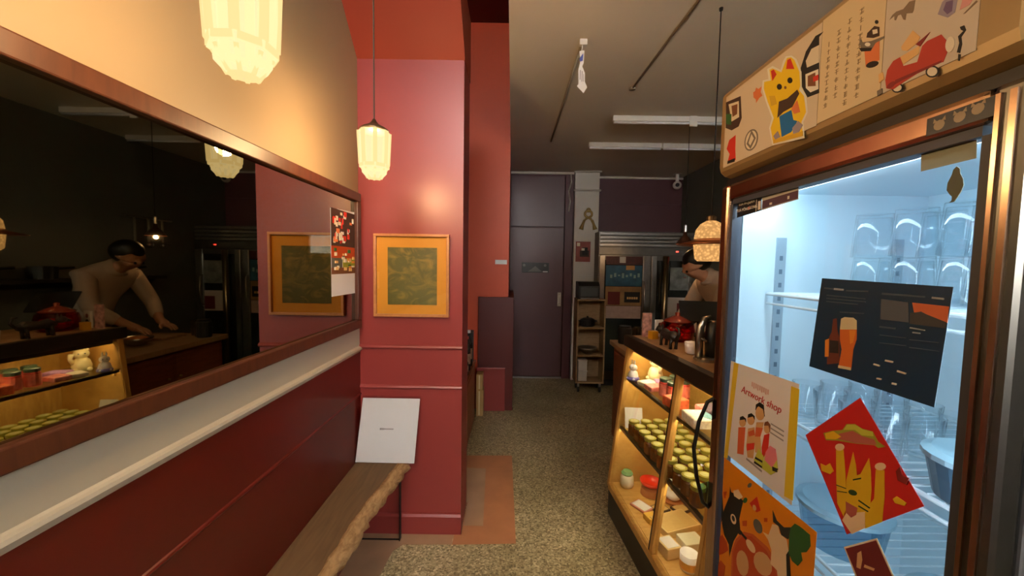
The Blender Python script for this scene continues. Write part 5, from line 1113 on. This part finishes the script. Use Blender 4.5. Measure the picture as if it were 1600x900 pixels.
# open shelf trolley by the column
st = thing('shelf_trolley', 'narrow pine shelf trolley with three open cubbies before the column', 'shelf', (.93, 4.58, 0))
sx0, sx1, sy0, sy1, sz0, sz1 = .765, 1.10, 4.46, 4.70, .115, 1.115
MB().box((sx0, sy0, sz0), (sx0 + .018, sy1, sz1)).build('side_board', M_shelf_wood, st, .002)
MB().box((sx1 - .018, sy0, sz0), (sx1, sy1, sz1)).build('side_board', M_shelf_wood, st, .002)
MB().box((sx0 + .018, sy1 - .008, sz0), (sx1 - .018, sy1, sz1)).build('back_board', M_shelf_wood, st)
for z in (sz0, .435, .765, sz1 - .018):
    MB().box((sx0 + .018, sy0 + .001, z), (sx1 - .018, sy1 - .008, z + .018)).build('shelf_board', M_shelf_wood, st)
for x in (sx0 + .04, sx1 - .04):
    for y in (sy0 + .04, sy1 - .04):
        ct = MB().box((x - .012, y - .012, .06), (x + .012, y + .012, sz0)).build('caster_fork', M_steel, st)
        MB().lathe([(.034, -.011), (.036, 0), (.034, .011)], (x, y, .036), 14, axis='x').build('wheel', M_black, ct)
prn = thing('printer', 'black receipt printer on top of the shelf trolley', 'printer', (.90, 4.56, sz1))
MB().prism([(0, 0), (.22, 0), (.22, .15), (.17, .20), (0, .20)][::1], (.775, 4.68, sz1 + .001), (0, -1, 0), (0, 0, 1), (1, 0, 0), 0, .25).build('casing', M_black, prn, .008)
MB().box((.80, 4.452, sz1 + .03), (1.0, 4.459, sz1 + .135)).build('front_panel', mat('grey_printer_panel', (.09, .10, .10), .25), prn, .003)
MB().box((.80, 4.44, sz1 + .002), (1.01, 4.459, sz1 + .016)).build('paper_slot', M_steel, prn)
pot = thing('black_pot', 'black lidded pot in the top cubby of the trolley', 'pot', (.91, 4.57, .784))
MB().lathe([(.075, 0), (.088, .01), (.09, .075), (.08, .08)], (.91, 4.57, .784), 20).build('pot_body', M_black, pot, smooth=False)
MB().lathe([(.086, .080), (.05, .10), (.012, .104), (.014, .118), (.004, .122)], (.91, 4.57, .784), 20).build('lid', M_black, pot, smooth=True)
for s_ in (-1, 1): MB().tube([(.91 + s_ * .088, 4.55, .845), (.91 + s_ * .108, 4.55, .848), (.91 + s_ * .108, 4.59, .848), (.91 + s_ * .088, 4.59, .845)], .006, 6).build('pot_handle', M_black, pot)
bo = tag(MB().lathe([(.05, 0), (.06, .004), (.10, .045), (.115, .075), (.110, .075), (.09, .044), (.03, .01)], (.92, 4.57, .454), 24).build('steel_bowl', mat('dull_steel', (.32, .30, .26), .4, metal=.9), smooth=True), 'wide dull steel bowl in the middle cubby of the trolley', 'bowl')
for k, z in enumerate((.134, .262)):
    t = tag(MB().box((.80, 4.49, z), (.905, 4.62, z + .125)).build('white_tub', mat('white_tub', srgb(206, 198, 188), .5), None, .006), ('white plastic tub at the bottom of the lowest cubby', 'white plastic tub stacked on the other in the lowest cubby')[k], 'tub')
    MB().box((.795, 4.485, z + .112), (.91, 4.625, z + .127)).build('lid', mat('white_tub', srgb(206, 198, 188), .5), t, .003)

# ornaments on the white column
og = thing('rope_ornament', 'gold rope knot with two tassels hanging on the white column', 'ornament', (.965, 4.975, 1.97))
def arc(cx, cz, r, a0, a1, n=14): return [(cx + r * math.cos(a0 + (a1 - a0) * k / n), 4.966, cz + r * math.sin(a0 + (a1 - a0) * k / n)) for k in range(n + 1)]
MB().tube(arc(.965, 2.165, .045, -PI / 2, 1.5 * PI), .014, 8).build('loop', M_gold, og, smooth=True)
MB().tube(arc(.965, 2.215, .022, -PI / 2, 1.5 * PI), .009, 8).build('loop', M_gold, og, smooth=True)
MB().tube([(.93, 4.966, 2.14), (1.0, 4.966, 2.10), (1.02, 4.966, 2.06)], .013, 8).tube([(1.0, 4.966, 2.14), (.93, 4.966, 2.10), (.90, 4.966, 2.06)], .013, 8).build('knot', M_gold, og, smooth=True)
for s_ in (-1, 1): MB().tube([(.965 + s_ * .05, 4.966, 2.09), (.965 + s_ * .072, 4.966, 2.03), (.965 + s_ * .09, 4.966, 1.97)], [.014, .018, .030], 10).build('tassel', M_gold, og, smooth=True)
CL = dict(o=(0, 4.984, 0), u=(1, 0, 0), v=(0, 0, 1), n=(0, -1, 0))
rp_ = sheet('red_flyer', 'small red and brown flyer on the white column below the rope knot', 'flyer', rect(.815, 1.555, 1.005, 1.815), mt=mat('dusty_red_flyer', srgb(150, 74, 62), .5, var=.25, scale=12), **CL)
prints([('darkbrown', rect(.87, 1.62, .99, 1.70)), ('cream', rect(.83, 1.755, .87, 1.80)), ('black', rect(.90, 1.64, .97, 1.74)), ('cream', rect(.89, 1.70, .93, 1.73))], parent=rp_, base=.0006, **CL)
tag(MB().tube([(.735, YB - .055, 2.68), (.745, YB - .055, 2.58), (.715, YB - .055, 2.46), (.735, YB - .055, 2.33), (.72, YB - .05, 2.20)], .008, 6).build('white_cable', M_white, smooth=True), 'loose white cable hanging at the top of the plum door frame', 'cable')
tag(MB().box((-.175, 3.9185, 1.505), (-.055, 3.9198, 1.55)).build('white_label', M_paper), 'small white label on the dark red wall beside the door', 'label')
sc = thing('security_camera', 'white dome security camera under the ceiling above the steel fridge', 'camera', (2.14, 5.10, 2.55))
MB().lathe([(.045, .165), (.05, .17)], (2.14, 5.10, 2.55), 16).build('mount', M_white, sc)
MB().tube([(2.14, 5.10, 2.60), (2.14, 5.10, 2.715)], .022, 10).build('stem', M_white, sc)
MB().ball((2.14, 5.10, 2.575), .055).build('dome', M_white, sc, smooth=True)
MB().ball((2.125, 5.055, 2.57), .026).build('lens', M_black, sc, smooth=True)

# ------------------------------------------------------------------ ceiling fittings
M_tube = mat('white_tube_fitting', srgb(232, 234, 240), .4)
def batten(x0, x1, y, label, gap=None):
    t = thing('tube_light', label, 'light', ((x0 + x1) / 2, y, ZC - .07), 'tube lights on the ceiling')
    for a, b in ((x0, x1),) if gap is None else ((x0, gap - .006), (gap + .006, x1)):
        bt = MB().box((a, y - .018, ZC - .045), (b, y + .018, ZC - .001)).build('batten', M_white, t, .004)
        MB().tube([(a + .01, y, ZC - .052), (b - .01, y, ZC - .052)], .012, 12).build('tube', M_tube, bt, smooth=True)
    return t
t = batten(.795, 2.05, 3.19, 'white tube light on the ceiling, the nearer of the two')
MB().box((1.41, 3.165, ZC - .085), (1.47, 3.171, ZC - .001)).build('bracket', M_white, t)
batten(.735, 2.20, 3.87, 'white tube light on the ceiling, the farther of the two', 1.46)
tag(MB().tube([(.36, 2.18, ZC - .009), (.36, 3.83, ZC - .009)], .008, 8).build('conduit_pipe', mat('grey_conduit', srgb(150, 140, 122), .5), smooth=True), 'thin grey pipe along the ceiling with a paper tag at its end', 'pipe')
tag(MB().tube([(.83, .6, ZC - .007), (.83, 1.72, ZC - .007), (.80, 2.68, ZC - .007)], .0065, 8).lathe([(.022, 0), (.022, .012)], (.80, 2.70, ZC - .013), 10).build('conduit_pipe', mat('grey_conduit', srgb(150, 140, 122), .5), smooth=True), 'thin grey pipe on the ceiling ending in a small plug', 'pipe')
hk = thing('paper_tag', 'narrow white and blue paper tag dangling below the ceiling pipe', 'tag', (.36, 2.16, 2.40))
MB().box((.345, 2.14, ZC - .03), (.385, 2.165, ZC)).build('clip', M_white, hk)
MB().prism([(.345, 2.66), (.372, 2.665), (.37, 2.60), (.362, 2.58), (.378, 2.545), (.378, 2.50), (.392, 2.47), (.372, 2.44), (.336, 2.475), (.344, 2.49), (.342, 2.56), (.350, 2.60)], (0, 2.152, 0), (1, 0, 0), (0, 0, 1), (0, -1, 0), 0, .002).build('slip', M_paper, hk)
MB().prism([(.345, 2.62), (.366, 2.65), (.364, 2.61), (.350, 2.605)], (0, 2.15, 0), (1, 0, 0), (0, 0, 1), (0, -1, 0), 0, .001).build('blue_mark', mat('blue_ink', srgb(70, 84, 170), .6), hk)
MB().tube([(.358, 2.152, 2.655), (.362, 2.152, 2.70)], .003, 6).build('string', M_white, hk)
MB().prism(rect(.350, 2.51, .354, 2.56), (0, 2.15, 0), (1, 0, 0), (0, 0, 1), (0, -1, 0), 0, .001).prism(rect(.360, 2.50, .364, 2.555), (0, 2.15, 0), (1, 0, 0), (0, 0, 1), (0, -1, 0), 0, .001).prism(rect(.369, 2.50, .372, 2.54), (0, 2.15, 0), (1, 0, 0), (0, 0, 1), (0, -1, 0), 0, .001).build('ink_line', mat('grey_ink', srgb(150, 142, 138), .7), hk)

# ------------------------------------------------------------------ recess behind the pillar
rcb = thing('low_cabinet', 'low red-brown cabinet behind the pillar', 'cabinet', (-.58, 3.0, 0))
MB().box((XL + .01, 2.33, 0), (-.35, 3.70, .55)).build('cabinet_body', M_brown_wood, rcb, .003)
MB().box((XL + .01, 2.325, .55), (-.342, 3.705, .572)).build('top', M_brown_wood, rcb, .003)
for k in range(2): MB().box((-.352, 2.36 + k * .67, .06), (-.345, 2.98 + k * .67, .52)).build('cabinet_door', M_brown_wood, rcb, .002)
zc_ = .572
cols = [mat('black_bottle', (.015, .012, .012), .2), mat('smoke_bottle', (.03, .025, .022), .2)]
R8 = random.Random(9)
lbs = ['dark bottle with pale cap nearest the pillar on the low cabinet', 'second dark bottle from the pillar on the low cabinet', 'third dark bottle from the pillar on the low cabinet', 'squat black bottle in the middle of the low cabinet', 'red-capped dark bottle towards the far end of the low cabinet', 'last dark bottle at the far end of the low cabinet']
for k in range(6):
    y = 2.72 + k * .15; h = (.16, .19, .22, .17, .30, .33)[k]; x = -.385
    t = thing('sauce_bottle', lbs[k], 'bottle', (x, y, zc_), 'bottles on the low cabinet')
    MB().lathe([(.028, 0), (.031, .006), (.031, h * .62), (.014, h * .78), (.013, h * .93)], (x, y, zc_), 14).build('bottle_body', cols[k % 2], t, smooth=False)
    MB().lathe([(.015, h * .92), (.015, h)], (x, y, zc_), 12).build('cap', (M_whitecer, M_gold, M_whitecer, M_steel, mat('red_cap', srgb(170, 50, 36), .4), M_whitecer)[k], t)
    MB().lathe([(.0315, h * .2), (.0315, h * .5)], (x, y, zc_), 14, cap=False).build('bottle_label', mat('bottle_paper', srgb(150, 120, 96), .6, var=.4, scale=40), t)
tag(MB().box((-.46, 3.50, zc_), (-.36, 3.66, zc_ + .30)).build('black_box', M_black, None, .006), 'black box at the far end of the low cabinet', 'box')
for k, (z0, z1) in enumerate(((0.0, .262), (.263, .42))):
    t = tag(MB().box((-.339, 3.72, z0), (-.268 - .008 * k, 3.845, z1)).build('carton', M_card, None, .003), ('tall cardboard carton on the floor at the end of the low cabinet', 'small cardboard carton stacked on the tall one in the recess')[k], 'box')
    MB().box((-.315, 3.7188, z0 + .01), (-.300, 3.7199, z1 - .01)).build('tape', mat('pale_tape', srgb(206, 186, 140), .4), t)

# ------------------------------------------------------------------ kitchen side wall
sh = thing('wall_shelf', 'dark wooden shelf of pans on the grey kitchen wall', 'shelf', (2.15, 3.3, 1.30))
MB().box((2.06, 2.5, 1.30), (XR - .002, 4.1, 1.33)).build('board', M_blackwood, sh)
for y in (2.6, 4.0): MB().prism([(0, 0), (.14, 0), (.14, -.12)], (2.10, y, 1.30), (1, 0, 0), (0, 0, 1), (0, 1, 0), 0, .02).build('bracket', M_blackwood, sh)
pans = ['dark saucepan on the kitchen wall shelf, nearest', 'dark saucepan in the middle of the kitchen wall shelf', 'dark saucepan on the kitchen wall shelf, farthest']
for k, y in enumerate((2.7, 3.1, 3.75)):
    t = thing('saucepan', pans[k], 'pan', (2.16, y, 1.33), 'pans on the kitchen shelf')
    MB().lathe([(.08, 0), (.085, .10), (.08, .10), (.075, .008)], (2.16, y, 1.33), 18).build('pan_body', M_metal_black, t)
    MB().tube([(2.16, y + .085, 1.41), (2.16, y + .22, 1.42)], .010, 8).build('pan_handle', M_metal_black, t)
rk = thing('utensil_rail', 'steel rail on the kitchen wall for hanging utensils', 'rail', (2.27, 4.1, 1.92))
MB().tube([(2.25, 3.85, 1.93), (2.25, 4.40, 1.93)], .006, 8).build('bar', M_steel, rk)
for y in (3.87, 4.38): MB().box((2.25, y - .01, 1.92), (XR, y + .01, 1.94)).build('bracket', M_steel, rk)
uts = ['steel ladle hanging nearest on the utensil rail', 'steel ladle hanging in the middle of the utensil rail', 'steel ladle hanging farthest on the utensil rail']
for k, y in enumerate((3.95, 4.10, 4.26)):
    t = thing('ladle', uts[k], 'ladle', (2.238, y, 1.62), 'ladles on the utensil rail')
    MB().box((2.234, y - .012, 1.68), (2.240, y + .012, 1.93)).build('handle', M_steel, t)
    MB().ball((2.225, y, 1.655), (.028, .035, .03), 10, 6).build('scoop', M_steel, t, smooth=True)

# ------------------------------------------------------------------ the cook
def skin_mesh(name, verts, edges, mt, parent=None, sub=2, root=0):
    me = bpy.data.meshes.new(name); me.from_pydata([v[:3] for v in verts], edges, [])
    o = bpy.data.objects.new(name, me); COL.objects.link(o); me.materials.append(mt)
    sm = o.modifiers.new('skin', 'SKIN'); sm.use_smooth_shade = True
    if not me.skin_vertices: me.attributes  # layer is made by the modifier
    sd = o.modifiers.new('subdivision', 'SUBSURF'); sd.levels = sub; sd.render_levels = sub
    lay = me.skin_vertices[0].data if me.skin_vertices else None
    if lay is None:
        bm = bmesh.new(); bm.from_mesh(me); bm.verts.layers.skin.verify(); bm.to_mesh(me); bm.free(); lay = me.skin_vertices[0].data
    for i, v in enumerate(verts):
        r = v[3]; lay[i].radius = r if isinstance(r, tuple) else (r, r); lay[i].use_root = (i == root)
    if parent is not None: o.parent = parent
    return o
px, py = 1.84, 3.12
M_skin = mat('skin', srgb(196, 146, 116), .55); M_jacket = mat('white_cook_jacket', srgb(206, 190, 176), .75, var=.06, scale=10, bump=.1)
M_trou = mat('dark_trousers', (.02, .02, .022), .8); M_hair = mat('black_hair', (.008, .007, .006), .5, var=.3, scale=60)
V = []; E_ = []
def chain(pts, start=None):
    ids = [] if start is None else [start]
    for p in pts: V.append(p); ids.append(len(V) - 1)
    for a, b in zip(ids, ids[1:]): E_.append((a, b))
    return ids
sp = chain([(px, py, .93, .11), (px - .03, py, 1.08, .10), (px - .11, py, 1.27, .10), (px - .21, py, 1.39, .065), (px - .275, py, 1.435, .048), (px - .315, py, 1.455, .05), (px - .345, py, 1.49, .078), (px - .365, py, 1.535, .092), (px - .36, py, 1.59, .07)])
# chin, nose
chain([(px - .405, py, 1.425, .040)], sp[6])
chain([(px - .455, py, 1.455, .014)], sp[7])
for s_ in (-1, 1):
    chain([(px - .355, py + s_ * .098, 1.515, .014)], sp[7])
    a = chain([(px - .195, py + s_ * .19, 1.36, .050), (px - .30, py + s_ * .25, 1.12, .045), (px - .46, py + s_ * .14, .985, .034), (px - .52, py + s_ * .12, .955, .030)], sp[3])
    hb = a[-1]
    for j, (dy, ln) in enumerate(((-.030, .070), (-.010, .082), (.010, .078), (.030, .062))):
        bx, by, bz = px - .55, py + s_ * .12 + dy, .945
        chain([(bx, by, bz, .0125), (bx - ln * .5, by, bz - .012, .0092), (bx - ln * .85, by, bz - .040, .008)], hb)
    chain([(px - .515, py + s_ * .12 - s_ * .045, .940, .012), (px - .55, py + s_ * .12 - s_ * .062, .925, .009)], hb)
    chain([(px, py + s_ * .10, .88, .095), (px - .01, py + s_ * .11, .50, .060), (px + .04, py + s_ * .11, .10, .042), (px - .10, py + s_ * .12, .045, .036)], sp[0])
cook = skin_mesh('person', V, E_, M_skin)
tag(cook, 'cook in a pale jacket with black hair, bent over the kitchen worktop', 'person')
V2 = []; V, keep = [], V; E2 = E_; E_ = []
j = chain([(px + .005, py, .84, .145), (px - .005, py, .97, .14), (px - .03, py, 1.10, .135), (px - .11, py, 1.28, .145), (px - .20, py, 1.40, .125), (px - .255, py, 1.435, .088), (px - .285, py, 1.452, .070)])
for s_ in (-1, 1): chain([(px - .195, py + s_ * .19, 1.365, .075), (px - .30, py + s_ * .255, 1.12, .060), (px - .43, py + s_ * .155, 1.005, .048)], j[4])
skin_mesh('jacket', V, E_, M_jacket, cook)
V = []; E_ = []
j = chain([(px, py, .94, .132)])
for s_ in (-1, 1): chain([(px, py + s_ * .10, .86, .108), (px - .01, py + s_ * .11, .50, .078), (px + .04, py + s_ * .11, .12, .062)], j[0])
skin_mesh('trousers', V, E_, M_trou, cook)
hb_ = MB().ball((px - .345, py, 1.562), (.112, .107, .098), 18, 10)
hb_.build('hair', M_hair, None, smooth=True, local=True).parent = cook
for s_ in (-1, 1):
    o = MB().ball((px - .440, py + s_ * .034, 1.468), .010, 8, 6).build('eye', M_black, None, local=True); o.parent = cook
    o = MB().ball((px - .13, py + s_ * .12, .035), (.13, .05, .04), 12, 6).build('shoe', M_black, None, smooth=True, local=True); o.parent = cook; o.location = (.06, 0, .006)
o = MB().box((px - .441, py - .022, 1.415), (px - .434, py + .022, 1.422)).build('mouth', mat('lip', srgb(150, 80, 70), .6), None, .002, local=True); o.parent = cook
